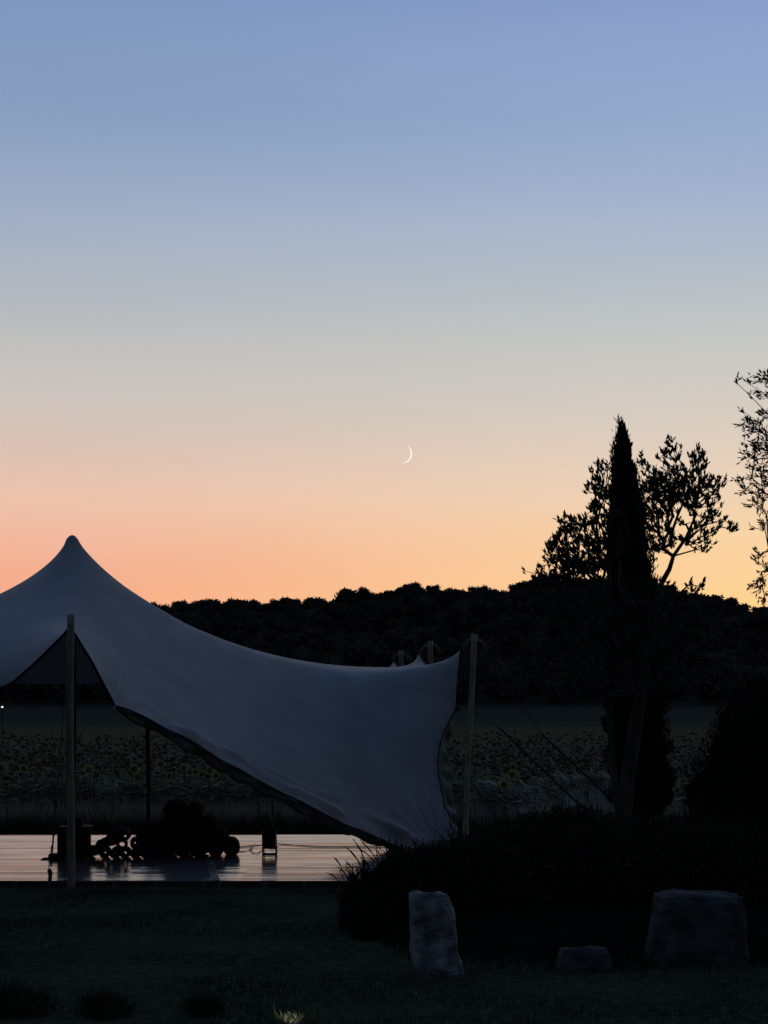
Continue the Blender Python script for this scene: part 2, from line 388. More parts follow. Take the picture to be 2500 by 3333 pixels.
# ------------------------------------------------------------------ deck
D0, D1, DZ = 24.6, 32.0, .09
XL, XR = -11.0, .55
deck = empty('wooden_deck', ((XL+XR)/2, (D0+D1)/2, 0), 'low wooden deck of long boards with a damp sheen under the stretch tent', 'deck')
md = bpy.data.materials.new('deck_boards'); md.use_nodes = True; t = md.node_tree; b = t.nodes['Principled BSDF']
g = t.nodes.new('ShaderNodeTexCoord'); mpn = t.nodes.new('ShaderNodeMapping'); mpn.inputs['Scale'].default_value = (.8, 9, 9); t.links.new(g.outputs['Object'], mpn.inputs[0])
n1 = t.nodes.new('ShaderNodeTexNoise'); n1.inputs['Scale'].default_value = 1.5; n1.inputs['Detail'].default_value = 7; t.links.new(mpn.outputs[0], n1.inputs[0])
cr = t.nodes.new('ShaderNodeMix'); cr.data_type = 'RGBA'; cr.inputs['A'].default_value = (.09, .08, .075, 1); cr.inputs['B'].default_value = (.20, .18, .17, 1); t.links.new(n1.outputs[0], cr.inputs['Factor'])
t.links.new(cr.outputs['Result'], b.inputs['Base Color']); b.inputs['IOR'].default_value = 1.5
t.links.new(maprange(t, n1.outputs[0], .3, .7, .12, .22), b.inputs['Roughness']); b.inputs['IOR'].default_value = 1.5
mp2 = t.nodes.new('ShaderNodeMapping'); mp2.inputs['Scale'].default_value = (.35, 3.2, 1); t.links.new(g.outputs['Object'], mp2.inputs[0])
n2 = t.nodes.new('ShaderNodeTexNoise'); n2.inputs['Scale'].default_value = 1.2; n2.inputs['Detail'].default_value = 5; t.links.new(mp2.outputs[0], n2.inputs[0])
bn = t.nodes.new('ShaderNodeBump'); bn.inputs['Strength'].default_value = .16; bn.inputs['Distance'].default_value = .012; t.links.new(n2.outputs[0], bn.inputs['Height']); t.links.new(bn.outputs[0], b.inputs['Normal'])
mb = MB(); nb = 53; bw = (D1-D0)/nb
seam_x = -2.06
for i in range(nb):
    yc = D0+bw*(i+.5); cuts = [XL]
    for xx in sorted([-2.9+1.3*(i % 3), -6.4+.9*(i % 2)]): cuts.append(xx)
    cuts.append(XR)
    for a, c in zip(cuts[:-1], cuts[1:]):
        tl = random.gauss(0, .0020); h = bw/2-.0018
        z0 = DZ+random.uniform(-.0003, .0003)
        v = []
        for xx in (a+.002, c-.002):
            dz = random.gauss(0, .0003)
            for yo, zz in ((-h, -.024), (-h, -.0006), (-h+.0015, 0), (0, .0002*random.uniform(-1, 1)), (h-.0015, 0), (h, -.0006), (h, -.024)):
                v.append((xx, yc+yo, z0+zz+dz+tl*yo/h*.6))
        f = [[j, j+7, j+8, j+1] for j in range(6)]
        mb.add(v, f)
tag(mb.build('board_surface', md, deck), kind='stuff')
mb = MB(); add_box(mb, (-2.04, D0+1.56, DZ+.008), (.092, 3.1, .012), rot=math.radians(6.2), bev=.003); mb.build('cover_batten', mat('seam_board_wood', (.10, .095, .09), .42, .2, 3, spec=.5), deck)
mb = MB(); add_box(mb, ((XL+XR)/2, D0-.016, .035), (XR-XL, .03, .10), bev=.003); mb.build('fascia_board', M_fascia, deck)
mb = MB(); add_box(mb, (XR+.016, (D0+D1)/2, .045), (.03, D1-D0, .085), bev=.003); mb.build('fascia_board', M_fascia, deck)
for pxj in (55, 375, 510, 665, 716, 865, 990):
    mb = MB(); add_box(mb, ((pxj-CX)/F*D0, D0-.042, .04), (.045, .02, .062), bev=.003)
    add_box(mb, ((pxj-CX)/F*D0, D0-.055, .005), (.06, .03, .02), bev=.003)
    mb.build('foot_bracket', mat('bracket', (.05, .05, .05), .7, .3, 10), deck)
# membrane / gravel strip in front of the deck
xs2 = np.linspace(XL, .2, 60); ys2 = np.linspace(D0-.42, D0+.5, 8); X2, Y2 = np.meshgrid(xs2, ys2)
tag(sheet('gravel_strip', X2, Y2+.05*vnoise(np.stack([X2, 0*X2, 0*X2], -1)*3, 5)*(Y2 < D0), 0*X2+.006, M_skirt), kind='structure')

# ------------------------------------------------------------------ stretch tent
NU, NV = 150, 84
def bpath(items):
    u = np.array([i[0] for i in items]); p = np.array([i[1] for i in items]); return u, p
PKX, PKY, PKZ = P(235, 1741, 30.0)
front = bpath([(0, (-11., 25.8, 2.15)), (.10, (-8.6, 24.7, 2.7)), (.13, (-8.1, 24.4, 2.9)), (.16, (-7.6, 24.7, 2.6)), (.22, P(-300, 2262, 25.4)), (.26, P(-70, 2250, 25.3)), (.28, P(0, 2240, 25.2)), (.295, P(40, 2225, 25.0)),
   (.34, P(130, 2140, 24.7)), (.375, P(205, 2066, 24.45)), (.39, P(229, 2042, 24.35)), (.405, P(252, 2072, 24.42)), (.44, P(300, 2150, 24.65)), (.47, P(345, 2235, 24.9)), (.495, P(374, 2297, 25.1)), (.53, P(450, 2328, 25.5)),
   (.59, P(600, 2400, 26.1)), (.66, P(760, 2496, 26.8)), (.73, P(900, 2570, 27.4)), (.78, P(1000, 2622, 27.8)), (.85, P(1150, 2695, 28.5)), (.90, P(1260, 2740, 29.0)), (.935, P(1320, 2768, 29.25)), (.965, P(1400, 2772, 29.5)), (1, P(1482, 2728, 29.9))])
right = bpath([(0, P(1482, 2728, 29.9)), (.05, P(1464, 2670, 30.0)), (.10, P(1444, 2610, 30.1)), (.16, P(1426, 2520, 30.2)), (.21, P(1424, 2460, 30.3)), (.26, P(1440, 2390, 30.4)), (.31, P(1484, 2308, 30.5)), (.36, P(1487, 2210, 30.5)), (.41, P(1500, 2107, 30.5)),
   (.46, P(1480, 2168, 31.3)), (.56, P(1425, 2190, 33.2)), (.64, P(1385, 2165, 35.3)), (.67, P(1361, 2126, 36.)), (.70, P(1350, 2172, 36.8)), (.82, P(1315, 2192, 39.5)), (.95, P(1292, 2170, 41.8)), (1, P(1283, 2152, 42.5))])
back = bpath([(0, (-11., 38.2, 2.2)), (.2, (-8.2, 38.0, 2.9)), (.3, (-6.6, 38.4, 2.27)), (.44, (-5.0, 38.4, 2.25)), (.52, (-4.05, 38.2, 2.75)), (.6, (-3.3, 38.7, 2.3)), (.8, (-1.2, 40.6, 2.25)), (.95, (0., 42.2, 2.45)), (1, P(1283, 2152, 42.5))])
left = bpath([(0, (-11., 25.8, 2.15)), (.35, (-11.3, 30, 2.9)), (.7, (-11.2, 34, 2.5)), (1, (-11., 38.2, 2.2))])
def evalp(bp_, t):
    u, p = bp_; return np.stack([np.interp(t, u, p[:, k]) for k in range(3)], -1)
def soften(c, keep, it=2):
    c = c.copy()
    for _ in range(it):
        m = c.copy(); m[1:-1] = .25*c[:-2]+.5*c[1:-1]+.25*c[2:]; m[keep] = c[keep]; c = m
    return c
tu = np.linspace(0, 1, NU+1); tv = np.linspace(0, 1, NV+1)
def near(ts, vals): return [int(round(v*(len(ts)-1))) for v in vals]
G = np.zeros((NU+1, NV+1, 3))
f_ = soften(evalp(front, tu), near(tu, (0, .13, .39, .495, 1))); r_ = soften(evalp(right, tv), near(tv, (0, .31, .41, .67, 1))); b_ = soften(evalp(back, tu), near(tu, (0, .2, .52, 1))); l_ = soften(evalp(left, tv), near(tv, (0, 1)))
for i in range(NU+1):
    for j in range(NV+1):
        u, v = tu[i], tv[j]
        G[i, j] = (1-v)*f_[i]+v*b_[i]+(1-u)*l_[j]+u*r_[j]-((1-u)*(1-v)*f_[0]+u*(1-v)*f_[-1]+(1-u)*v*b_[0]+u*v*b_[-1])
G[:, 0] = f_; G[:, -1] = b_; G[0] = l_; G[-1] = r_
pin = np.zeros((NU+1, NV+1), bool); pin[0] = pin[-1] = True; pin[:, 0] = pin[:, -1] = True
ii, jj = np.meshgrid(np.arange(NU+1), np.arange(NV+1), indexing='ij'); par = (ii+jj) % 2
def relax(G, pin, q, it, om=1.9):
    qi = .5*(q[1:]+q[:-1]); qj = .5*(q[:, 1:]+q[:, :-1])
    W = np.zeros_like(q); W[1:] += qi; W[:-1] += qi; W[:, 1:] += qj; W[:, :-1] += qj
    free = [((~pin) & (par == k))[..., None] for k in (0, 1)]
    for _ in range(it):
        for k in (0, 1):
            S = np.zeros_like(G)
            S[1:] += qi[..., None]*G[:-1]; S[:-1] += qi[..., None]*G[1:]; S[:, 1:] += qj[..., None]*G[:, :-1]; S[:, :-1] += qj[..., None]*G[:, 1:]
            G = np.where(free[k], G+om*(S/W[..., None]-G), G)
    return G
q = np.ones((NU+1, NV+1))
G = relax(G, pin, q, 350)
for rep in range(2):
    rr = np.hypot(G[..., 0]-PKX, G[..., 1]-PKY)
    q = 1+1.0/np.maximum(rr, .15)+.0*rr
    if rep == 0:
        core = rr < .13
        if core.sum() < 1: core = rr == rr.min()
        ci, cj = np.unravel_index(np.argmin(np.where(pin, 9e9, rr)), rr.shape)
    pin2 = pin.copy(); 
    for di in range(-2, 3):
        for dj in range(-2, 3):
            if di*di+dj*dj > 5: continue
            a = math.atan2(dj, di); rad = .038*math.hypot(di, dj)
            G[ci+di, cj+dj] = (PKX+rad*math.cos(a), PKY+rad*math.sin(a), PKZ-9.5*rad*rad)
            pin2[ci+di, cj+dj] = True
    # the crest towards the corner pole is held by the photograph's profile
    for s_, ypx, D in ((.083, 1850, 30.05), (.13, 1895, 30.1), (.186, 1940, 30.15), (.257, 1987, 30.25), (.36, 2044, 30.45), (.45, 2083, 30.7), (.545, 2120, 30.9), (.62, 2142, 31.1), (.70, 2157, 31.3), (.78, 2165, 31.4), (.86, 2165, 31.3), (.91, 2158, 31.1), (.955, 2139, 30.8)):
        T = P(235+1265*s_, ypx, D); d2 = (G[..., 0]-T[0])**2+(G[..., 1]-T[1])**2
        d2[pin2] = 9e9; a, c = np.unravel_index(np.argmin(d2), d2.shape)
        G[a, c] = T; pin2[a, c] = True
    G = relax(G, pin2, q, 700)
# release the held crest points gently so that no dimples remain
for _ in range(14):
    S = G.copy(); S[1:-1, 1:-1] = .5*G[1:-1, 1:-1]+.125*(G[2:, 1:-1]+G[:-2, 1:-1]+G[1:-1, 2:]+G[1:-1, :-2])
    m = pin.copy(); m[ci-4:ci+5, cj-4:cj+5] = True
    G = np.where(m[..., None], G, S)
# folds gathered along the front hem and fanning from the ground corner
Nrm = np.cross(np.gradient(G, axis=0), np.gradient(G, axis=1)); Nrm /= np.maximum(np.linalg.norm(Nrm, axis=-1, keepdims=True), 1e-9)
def upsample(A, k):
    n = (A.shape[0]-1)*k+1; t0 = np.arange(A.shape[0]); t1 = np.linspace(0, A.shape[0]-1, n)
    i = np.clip(t1.astype(int), 0, A.shape[0]-2); f = (t1-i)[:, None, None]
    i0 = np.clip(i-1, 0, None); i3 = np.clip(i+2, None, A.shape[0]-1)
    a, b_2, c, d = A[i0], A[i], A[i+1], A[i3]
    return .5*((2*b_2)+(-a+c)*f+(2*a-5*b_2+4*c-d)*f**2+(-a+3*b_2-3*c+d)*f**3)
UK = 3
G = upsample(G, UK); G = upsample(G.transpose(1, 0, 2), UK).transpose(1, 0, 2)
Nrm = np.cross(np.gradient(G, axis=0), np.gradient(G, axis=1)); Nrm /= np.maximum(np.linalg.norm(Nrm, axis=-1, keepdims=True), 1e-9)
Nrm[Nrm[..., 2] < 0] *= 1
n0, n1_ = G.shape[:2]; U_, V_ = np.meshgrid(np.linspace(0, 1, n0), np.linspace(0, 1, n1_), indexing='ij')
dh = np.linalg.norm(G-G[:, :1], axis=-1)                                     # distance from the front hem
s_al = np.cumsum(np.concatenate([[0], np.linalg.norm(np.diff(G[:, 0], axis=0), axis=1)]))[:, None]+0*dh
wob = vnoise(np.stack([s_al*.9, 0*dh, 0*dh], -1), 11)
msk = smooth(.50, .58, U_)*(1-smooth(.93, 1., U_))
lip = lambda d0, w0: np.where(dh > d0, np.exp(-((dh-d0)/(w0*2.6))**2), np.exp(-((dh-d0)/(w0*.45))**2))      # soft above, undercut below
amp = (.030*np.exp(-((dh-.08)/.07)**2)*np.sin(s_al*5.1+wob*4)
       + .075*lip(.13+.03*np.sin(s_al*3.3+2*wob), .045)*np.clip(np.sin(s_al*2.3+.4+wob*3), 0, 1)
       + .070*lip(.26+.05*np.sin(s_al*2.2+1.3), .04)*np.clip(np.sin(s_al*1.9+2.6+wob*2.5), 0, 1)**1.5
       + .050*lip(.40+.04*np.sin(s_al*2.7), .03)*np.clip(np.sin(s_al*1.6+4.1+wob*3)-.4, 0, 1))*msk
fan = P(1440, 2790, 29.6); rel = G-fan; rd = np.linalg.norm(rel, axis=-1); an = np.arctan2(rel[..., 2], -rel[..., 0])
fm = np.exp(-(rd/.75)**2)*smooth(0, .25, rd)
amp += fm*.030*(np.sin(an*26+2.5*vnoise(rel*2, 4))+.5*np.sin(an*47+1+rd*2))
# gathers along the steep side edge above the corner, and by the tie points
de = np.linalg.norm(G-G[-1:], axis=-1); amp += .006*np.exp(-(de/.10)**2)*np.sin(V_*190+2*vnoise(G*3, 8))*(V_ < .31)*smooth(0, .08, V_)
for tp, fr, am in ((P(229, 2042, 24.35), 9, .012), (P(374, 2297, 25.1), 8, .02), (P(1500, 2107, 30.5), 8, .010)):
    rel = G-tp; rd = np.linalg.norm(rel, axis=-1); an = np.arctan2(rel[..., 2], rel[..., 0]+.4*rel[..., 1]); amp += am*np.exp(-(rd/.8)**2)*smooth(0, .3, rd)*np.sin(an*fr*2)
amp += .004*vnoise(G*1.3, 21)
G2 = G+Nrm*amp[..., None]
tent = empty('stretch_tent', (PKX, PKY, 0), 'large stretch fabric tent with one tall peak, its right side pulled down to the ground', 'tent')
r, c = n0, n1_; idx = np.arange(r*c).reshape(r, c); fc = np.stack([idx[:-1, :-1], idx[1:, :-1], idx[1:, 1:], idx[:-1, 1:]], -1).reshape(-1, 4)
mt = bpy.data.materials.new('stretch_fabric'); mt.use_nodes = True; t = mt.node_tree; b = t.nodes['Principled BSDF']
b.inputs['Roughness'].default_value = .75; b.inputs['Specular IOR Level'].default_value = .1; b.inputs['Sheen Weight'].default_value = .35; b.inputs['Sheen Roughness'].default_value = .3
g = t.nodes.new('ShaderNodeTexCoord'); at = t.nodes.new('ShaderNodeAttribute'); at.attribute_name = 'seam'
n1 = t.nodes.new('ShaderNodeTexNoise'); n1.inputs['Scale'].default_value = 1.4; n1.inputs['Detail'].default_value = 6; t.links.new(g.outputs['Object'], n1.inputs[0])
mx = t.nodes.new('ShaderNodeMix'); mx.data_type = 'RGBA'; mx.inputs['A'].default_value = (.180, .178, .180, 1); mx.inputs['B'].default_value = (.232, .230, .232, 1)
t.links.new(maprange(t, n1.outputs[0], .25, .75), mx.inputs['Factor'])
mx2 = t.nodes.new('ShaderNodeMix'); mx2.data_type = 'RGBA'; mx2.inputs['B'].default_value = (.09, .09, .09, 1)
t.links.new(mx.outputs['Result'], mx2.inputs['A']); t.links.new(at.outputs['Fac'], mx2.inputs['Factor']); t.links.new(mx2.outputs['Result'], b.inputs['Base Color'])
n3 = t.nodes.new('ShaderNodeTexNoise'); n3.inputs['Scale'].default_value = 160; n3.inputs['Detail'].default_value = 3; t.links.new(g.outputs['Object'], n3.inputs[0])
bn = t.nodes.new('ShaderNodeBump'); bn.inputs['Strength'].default_value = .25; bn.inputs['Distance'].default_value = .004; t.links.new(n3.outputs[0], bn.inputs['Height']); t.links.new(bn.outputs[0], b.inputs['Normal'])
tr = t.nodes.new('ShaderNodeBsdfTranslucent'); ms = t.nodes.new('ShaderNodeMixShader'); ms.inputs[0].default_value = .10
t.links.new(mx2.outputs['Result'], tr.inputs[0]); t.links.new(b.outputs[0], ms.inputs[1]); t.links.new(tr.outputs[0], ms.inputs[2]); t.links.new(ms.outputs[0], t.nodes['Material Output'].inputs[0])
mb = MB().add(G2, fc); can = mb.build('canopy', mt, tent, sm=True)
vv = V_*NV/1.0; seam = np.zeros_like(V_)
for sv in (.10, .22, .34, .46, .62, .78):
    seam = np.maximum(seam, np.exp(-((V_-sv-.015*np.sin(U_*5))/.0013)**2)*.35)
at_ = can.data.attributes.new('seam', 'FLOAT', 'POINT'); at_.data.foreach_set('value', seam.ravel().astype(np.float32))

# hem: a black webbing edge, and the inner flap of cloth hanging behind the front edge
hem = G2[:, 0]; 
def seg(a, bb): return slice(int(a*(n0-1)), int(bb*(n0-1))+1)
mb = MB(); tube(mb, G2[seg(.2, .495), 0], .017, 6); tube(mb, G2[seg(.495, 1.), 0], .012, 6); mb.build('front_hem', M_web, tent, sm=True)
mb = MB(); tube(mb, G2[-1, :], .010, 6); mb.build('side_hem', M_web, tent, sm=True)
mb = MB(); tube(mb, G2[:, -1], .016, 6); mb.build('rear_hem', M_web, tent, sm=True)
mb = MB(); tube(mb, G2[0, :], .016, 6); mb.build('side_hem', M_web, tent, sm=True)
# inner flap: strip tucked back and down behind the hem between the clip and the ground corner
h = hem[seg(.495, .945)]; n = len(h); w = np.linspace(0, 1, n); rows = []
wd = .05+.09*np.sin(np.pi*w)**.6+.03*vnoise(np.stack([w*14, 0*w, 0*w], -1), 2)
for k_, (back_, down_) in enumerate(((0, 0), (.10, .02), (.28, .35), (.45, .65), (.62, 1.0), (.85, .92))):
    wv_ = .022*np.sin(w*60+k_*1.7+3*vnoise(np.stack([w*9, 0*w+k_, 0*w], -1), 6))*(k_ > 0)
    rows.append(h+np.stack([0*w-.03*k_*0, back_*.22*np.ones(n)+wv_, -wd*down_+wv_], -1))
A = np.stack(rows, 1); idx = np.arange(n*6).reshape(n, 6); f = np.stack([idx[:-1, :-1], idx[1:, :-1], idx[1:, 1:], idx[:-1, 1:]], -1).reshape(-1, 4)
fl = MB().add(A, f).build('inner_flap', mat('flap_fabric', (.12, .11, .10), .9, .25, 2), tent, sm=True); s2 = fl.modifiers.new('thickness', 'SOLIDIFY'); s2.thickness = .006
mb = MB(); tube(mb, rows[4], .009, 5); mb.build('flap_cord', M_web, tent)
# side flap, curled outward from the steep right edge
e_ = G2[-1, :int(.31*(n1_-1))+1]; n = len(e_); w = np.linspace(0, 1, n); rows = []
for k_, a_ in enumerate(np.linspace(0, 1, 5)):
    wd = (.02+.115*np.sin(np.pi*np.clip(w, 0, 1))**.8*(1+.25*np.sin(w*31)))
    rows.append(e_+np.stack([wd*a_+.008*np.sin(w*27+k_), .18*a_+.05*np.sin(a_*3)+.025*np.sin(w*37+k_)*(k_ > 0), -.02*a_+0*w], -1))
A = np.stack(rows, 1); idx = np.arange(n*5).reshape(n, 5); f = np.stack([idx[:-1, :-1], idx[1:, :-1], idx[1:, 1:], idx[:-1, 1:]], -1).reshape(-1, 4)
fl = MB().add(A, f).build('side_flap', bpy.data.materials['flap_fabric'], tent, sm=True); s2 = fl.modifiers.new('thickness', 'SOLIDIFY'); s2.thickness = .006
mb = MB(); tube(mb, rows[4], .008, 5); mb.build('flap_cord', M_rope2, tent)
# rigid details: peak cap, clip at the hem, tie points
mb = MB(); tube(mb, [P(368, 2308, 25.05), P(377, 2294, 25.08)], .006, 6); mb.build('hem_clip', M_metal, tent)
def tiepatch(p, s=.05):
    mb = MB(); V, Fc = ICO2; mb.add(np.asarray(p)+V*np.array([s, s*.6, s*.8]), Fc); return mb.build('tie_point', M_web, tent, sm=True)
tiepatch(P(374, 2299, 25.1), .03); tiepatch(P(1489, 2306, 30.48), .045); tiepatch(P(1503, 2106, 30.5), .02); tiepatch(P(1362, 2125, 36), .02)

# ------------------------------------------------------------------ poles
def pole(base, topp, r0, r1, label, group=None, pm=None, notch=True):
    o = empty('tent_pole', base, label, 'tent pole', group)
    base = np.asarray(base, float); topp = np.asarray(topp, float); n = 24; w = np.linspace(0, 1, n)
    pts = base+(topp-base)*w[:, None]; pts[:, 0] += .012*np.sin(w*4+base[0]*3)*np.sin(np.pi*w); pts[:, 1] += .01*np.sin(w*5)
    mb = MB(); tube(mb, pts, (r0+(r1-r0)*w)*(1+.03*np.sin(w*23+base[1])), 12); s = mb.build('pole_shaft', pm or M_pole, o, sm=False)
    for p_ in s.data.polygons: p_.use_smooth = len(p_.vertices) == 4
    return o
def rope_between(name, pts, r, m, parent=None, k=5):
    mb = MB(); tube(mb, pts, r, k); return mb.build(name, m, parent, sm=True)
Pb, Pt = P(231, 2908, 24.25), P(231, 2000, 24.25)
Pb[2] = -.03
p1 = pole(Pb, Pt, .047, .040, 'thick round timber pole holding up the front opening of the tent')
mb = MB(); tube(mb, [Pt-(0, 0, .002), Pt+(0, 0, .012)], [.042, .036], 12); mb.build('end_cap', mat('sawn_end', (.42, .40, .36), .8), p1)
# rope loop over the pole's head and eye
mb = MB(); ey = Pt+(-.0, -.045, -.055); a = np.linspace(0, 2*math.pi, 13)[:-1]
tube(mb, [ey+(.012*math.cos(q_), 0, .014*math.sin(q_)) for q_ in a], .004, 5, closed=True); mb.build('eye_bolt', M_metal, p1)
rope_between('lashing', [ey+(-.004, 0, -.01), ey+(-.012, -.004, -.05), ey+(0, .0, -.10)], .006, M_rope2, p1)
rope_between('lashing', [ey+(.004, 0, -.01), ey+(.015, -.004, -.05), ey+(0, .0, -.10)], .006, M_rope2, p1)
specs = [((1512, 2805, 29.6), (1544, 2066, 30.5), .040, .040, 'tall leaning timber pole at the tent corner, rightmost of the poles'),
         ((1400, 2700, 36.0), (1401, 2086, 36.0), .044, .043, 'round timber pole rising behind the tent, just left of the leaning corner pole'),
         ((1306, 2650, 42.0), (1306, 2116, 42.0), .044, .042, 'farthest short looking pole top behind the low ridge of the tent')]
heads = []
for bpx, tpx, r0, r1, lb in specs:
    bb = P(*bpx); bb[2] = float(ground_z(bb[1]))-.02; tt = P(*tpx)
    o = pole(bb, tt, r0, r1, lb, 'poles along the right side of the tent'); heads.append((o, tt, r1))
    n = 14; a = np.linspace(0, 2*math.pi, n+1)[:-1]
    mb = MB(); tube(mb, [tt+(r1*1.12*math.cos(q_), r1*1.12*math.sin(q_), -.085) for q_ in a], .009, 5, closed=True)
    mb.build('rope_collar', M_rope2, o)
    # looped rope tails on both sides of the head
    for sx in (-1, 1):
        s0 = tt+(sx*r1*1.1, -.01, -.08)
        rope_between('rope_tail', spline([s0, s0+(sx*.045, -.01, -.012), s0+(sx*.115, 0, -.13)], 8), .006, M_rope2, o)
        rope_between('rope_tail', spline([s0, s0+(sx*.035, .02, .018), s0+(sx*.155, .02, -.11)], 8), .006, M_rope2, o)
# inner poles
o = pole([*P(482, 2700, 36.2)[:2], -.2], P(482, 2362, 36.2)+(0, 0, .5), .038, .036, 'dark upright pole standing behind the heap of bolsters', pm=mat('dark_pole', (.03, .028, .025), .8))
o = pole([*P(886, 2700, 36.6)[:2], -.2], P(886, 2500, 36.6), .022, .020, 'slim pale pole rising behind the cable reel', pm=mat('slim_pole_wood', (.09, .085, .07), .8))
# centre mast under the peak
o = pole((PKX, PKY, DZ), (PKX, PKY, PKZ-.06), .045, .045, 'centre mast under the tent peak, mostly hidden by the front pole', pm=mat('dark_mast', (.03, .028, .025), .8))

# ------------------------------------------------------------------ guy ropes (each one a thing)
def guy(pts, r, label, strap_from=None, strap_r=.015, group='guy ropes and straps of the tent', pegz=None, ratchet=None, m=None):
    pts = [np.asarray(p, float) for p in pts]; base = pts[-1]
    o = empty('guy_rope', base, label, 'rope', group)
    if strap_from is None: strap_from = len(pts)-1
    if strap_from > 0: rope_between('rope', spline(pts[:strap_from+1], 12), r, m or M_rope, o)
    if strap_from < len(pts)-1: rope_between('strap', spline(pts[strap_from:], 12), strap_r, M_web, o)
    mb = MB(); d = (base-pts[-2]); d /= np.linalg.norm(d); q0 = base+np.array([0, 0, .06]); tube(mb, [q0, q0+np.array([d[0]*.12, .02, -.3])], [.011, .008], 6); mb.build('peg', M_metal, o)
    return o
# front strap with ratchet
a0 = P(229, 2040, 24.28); a1 = P(155, 2958, 22.42)
def onl(t_): return a0+(a1-a0)*t_
o = empty('ratchet_strap', a1, 'dark strap with a ratchet, from the front pole to a peg between pale rocks', 'strap', 'guy ropes and straps of the tent')
rope_between('strap', [onl(0), onl(.35)], .005, M_rope, o); rope_between('strap', [onl(.35), onl(.86)], .010, M_web, o)
rope_between('strap_tail', [onl(.79)+(-.012, -.01, 0), onl(.87)+(-.02, -.01, 0)], .004, M_web, o)
mb = MB(); V, Fc = ICO2; cpt = onl(.877); mb.add(cpt+V*np.array([.024, .02, .034])+(-.01, 0, .0), Fc); tube(mb, [cpt+(.0, 0, 0), onl(.94)], [.022, .018], 6); mb.build('ratchet', M_web, o)
rope_between('strap', [onl(.93), a1], .011, M_web, o)
mb = MB(); tube(mb, [a1+(0, 0, .07), a1+(-.01, -.03, -.1)], [.011, .008], 6); mb.build('peg', M_plastic, o)
hang = empty('hanging_rope', P(213, 2868, 24.2), 'dark rope hanging straight down beside the thick front pole', 'rope')
rope_between('rope', spline([P(226, 2060, 24.22), P(219, 2330, 24.2), P(215, 2600, 24.2), P(211, 2872, 24.2)], 14), .0055, M_rope, hang)
def to_ground(p0, p1):
    d = p1-p0; t_ = (p0[2]+.0)/(p0[2]-p1[2]); g_ = p0+d*t_; g_[2] = 0.0; return g_
h0 = heads[0][1]+(0, 0, -.08); x0 = P(1990, 2603, 30.9); guy([h0, P(1759, 2385, 30.7), x0, to_ground(P(1759, 2385, 30.7), x0)], .006, 'upper guy line running from the leaning corner pole down towards the cypress', 1)
h1 = P(1489, 2306, 30.48); x0 = P(1860, 2595, 30.8); guy([h1, P(1545, 2326, 30.5), P(1622, 2366, 30.6), x0, to_ground(P(1622, 2366, 30.6), x0)], .005, 'middle guy line from the tent side below its corner, crossing the leaning pole', 2)
x0 = P(1627, 2677, 30.6); guy([P(1455, 2432, 30.45), P(1523, 2528, 30.5), x0, to_ground(P(1523, 2528, 30.5), x0)], .007, 'short lowest guy line running from the curled tent edge behind the leaning pole', 1, .009)
guy([heads[1][1]+(0, 0, -.08), P(1700, 2300, 36.4), P(1790, 2440, 36.6), [*P(1960, 2700, 37.)[:2], float(ground_z(37.))]], .004, 'thin far guy line behind the leaning corner pole', 3)
guy([P(100, 2262, 37.9), P(172, 2385, 37.), P(200, 2418, 36.6), [*P(330, 2690, 35.2)[:2], float(ground_z(35.2))]], .004, 'thin guy line crossing the field left of the thick front pole', 3)
guy([P(345, 2330, 37.8), P(262, 2392, 37.4), P(180, 2560, 37.), [*P(130, 2700, 36.8)[:2], float(ground_z(36.8))]], .004, 'thin guy line crossing the field right of the thick front pole', 3)

# ------------------------------------------------------------------ things on the deck
def roll_mesh(r, length, hole, m, name='roll', side=None, spiral=False):   # axis along Y, end faces slightly domed or holed
    mb = MB(); k = 22; a = np.arange(k)*2*math.pi/k
    def ring(rad, y): return np.stack([rad*np.cos(a), np.full(k, y), rad*np.sin(a)], 1)
    if hole > 0:
        prof = [(hole, -length/2+.004), (r*.96, -length/2), (r, -length/2+.01), (r*1.01, 0), (r, length/2-.01), (r*.96, length/2), (hole, length/2-.004)]
        R_ = np.array([ring(*p) for p in prof]); nn = len(prof); i = np.arange(k)
        q = [np.stack([s_*k+i, s_*k+(i+1) % k, ((s_+1) % nn)*k+(i+1) % k, ((s_+1) % nn)*k+i], 1) for s_ in range(nn)]
        mb.add(R_.reshape(-1, 3), np.concatenate([q[0], q[5], q[6]]), 1); mb.add(R_.reshape(-1, 3), np.concatenate(q[1:5]), 0)
    else:
        prof = [(.001, -length/2-.012), (r*.5, -length/2-.010), (r*.86, -length/2), (r*.97, -length/2+.012), (r, -length/2+.04), (r*1.01, 0), (r, length/2-.04), (r*.97, length/2-.012), (r*.86, length/2), (.001, length/2+.01)]
        R_ = np.array([ring(*p) for p in prof]); nn = len(prof); i = np.arange(k)
        q = [np.stack([s_*k+i, s_*k+(i+1) % k, (s_+1)*k+(i+1) % k, (s_+1)*k+i], 1) for s_ in range(nn-1)]
        mb.add(R_.reshape(-1, 3), np.concatenate(q))
    return mb.mesh(name, [m, M_mat1], True)
bm_ = roll_mesh(.110, .62, 0, M_bolster, 'cover')
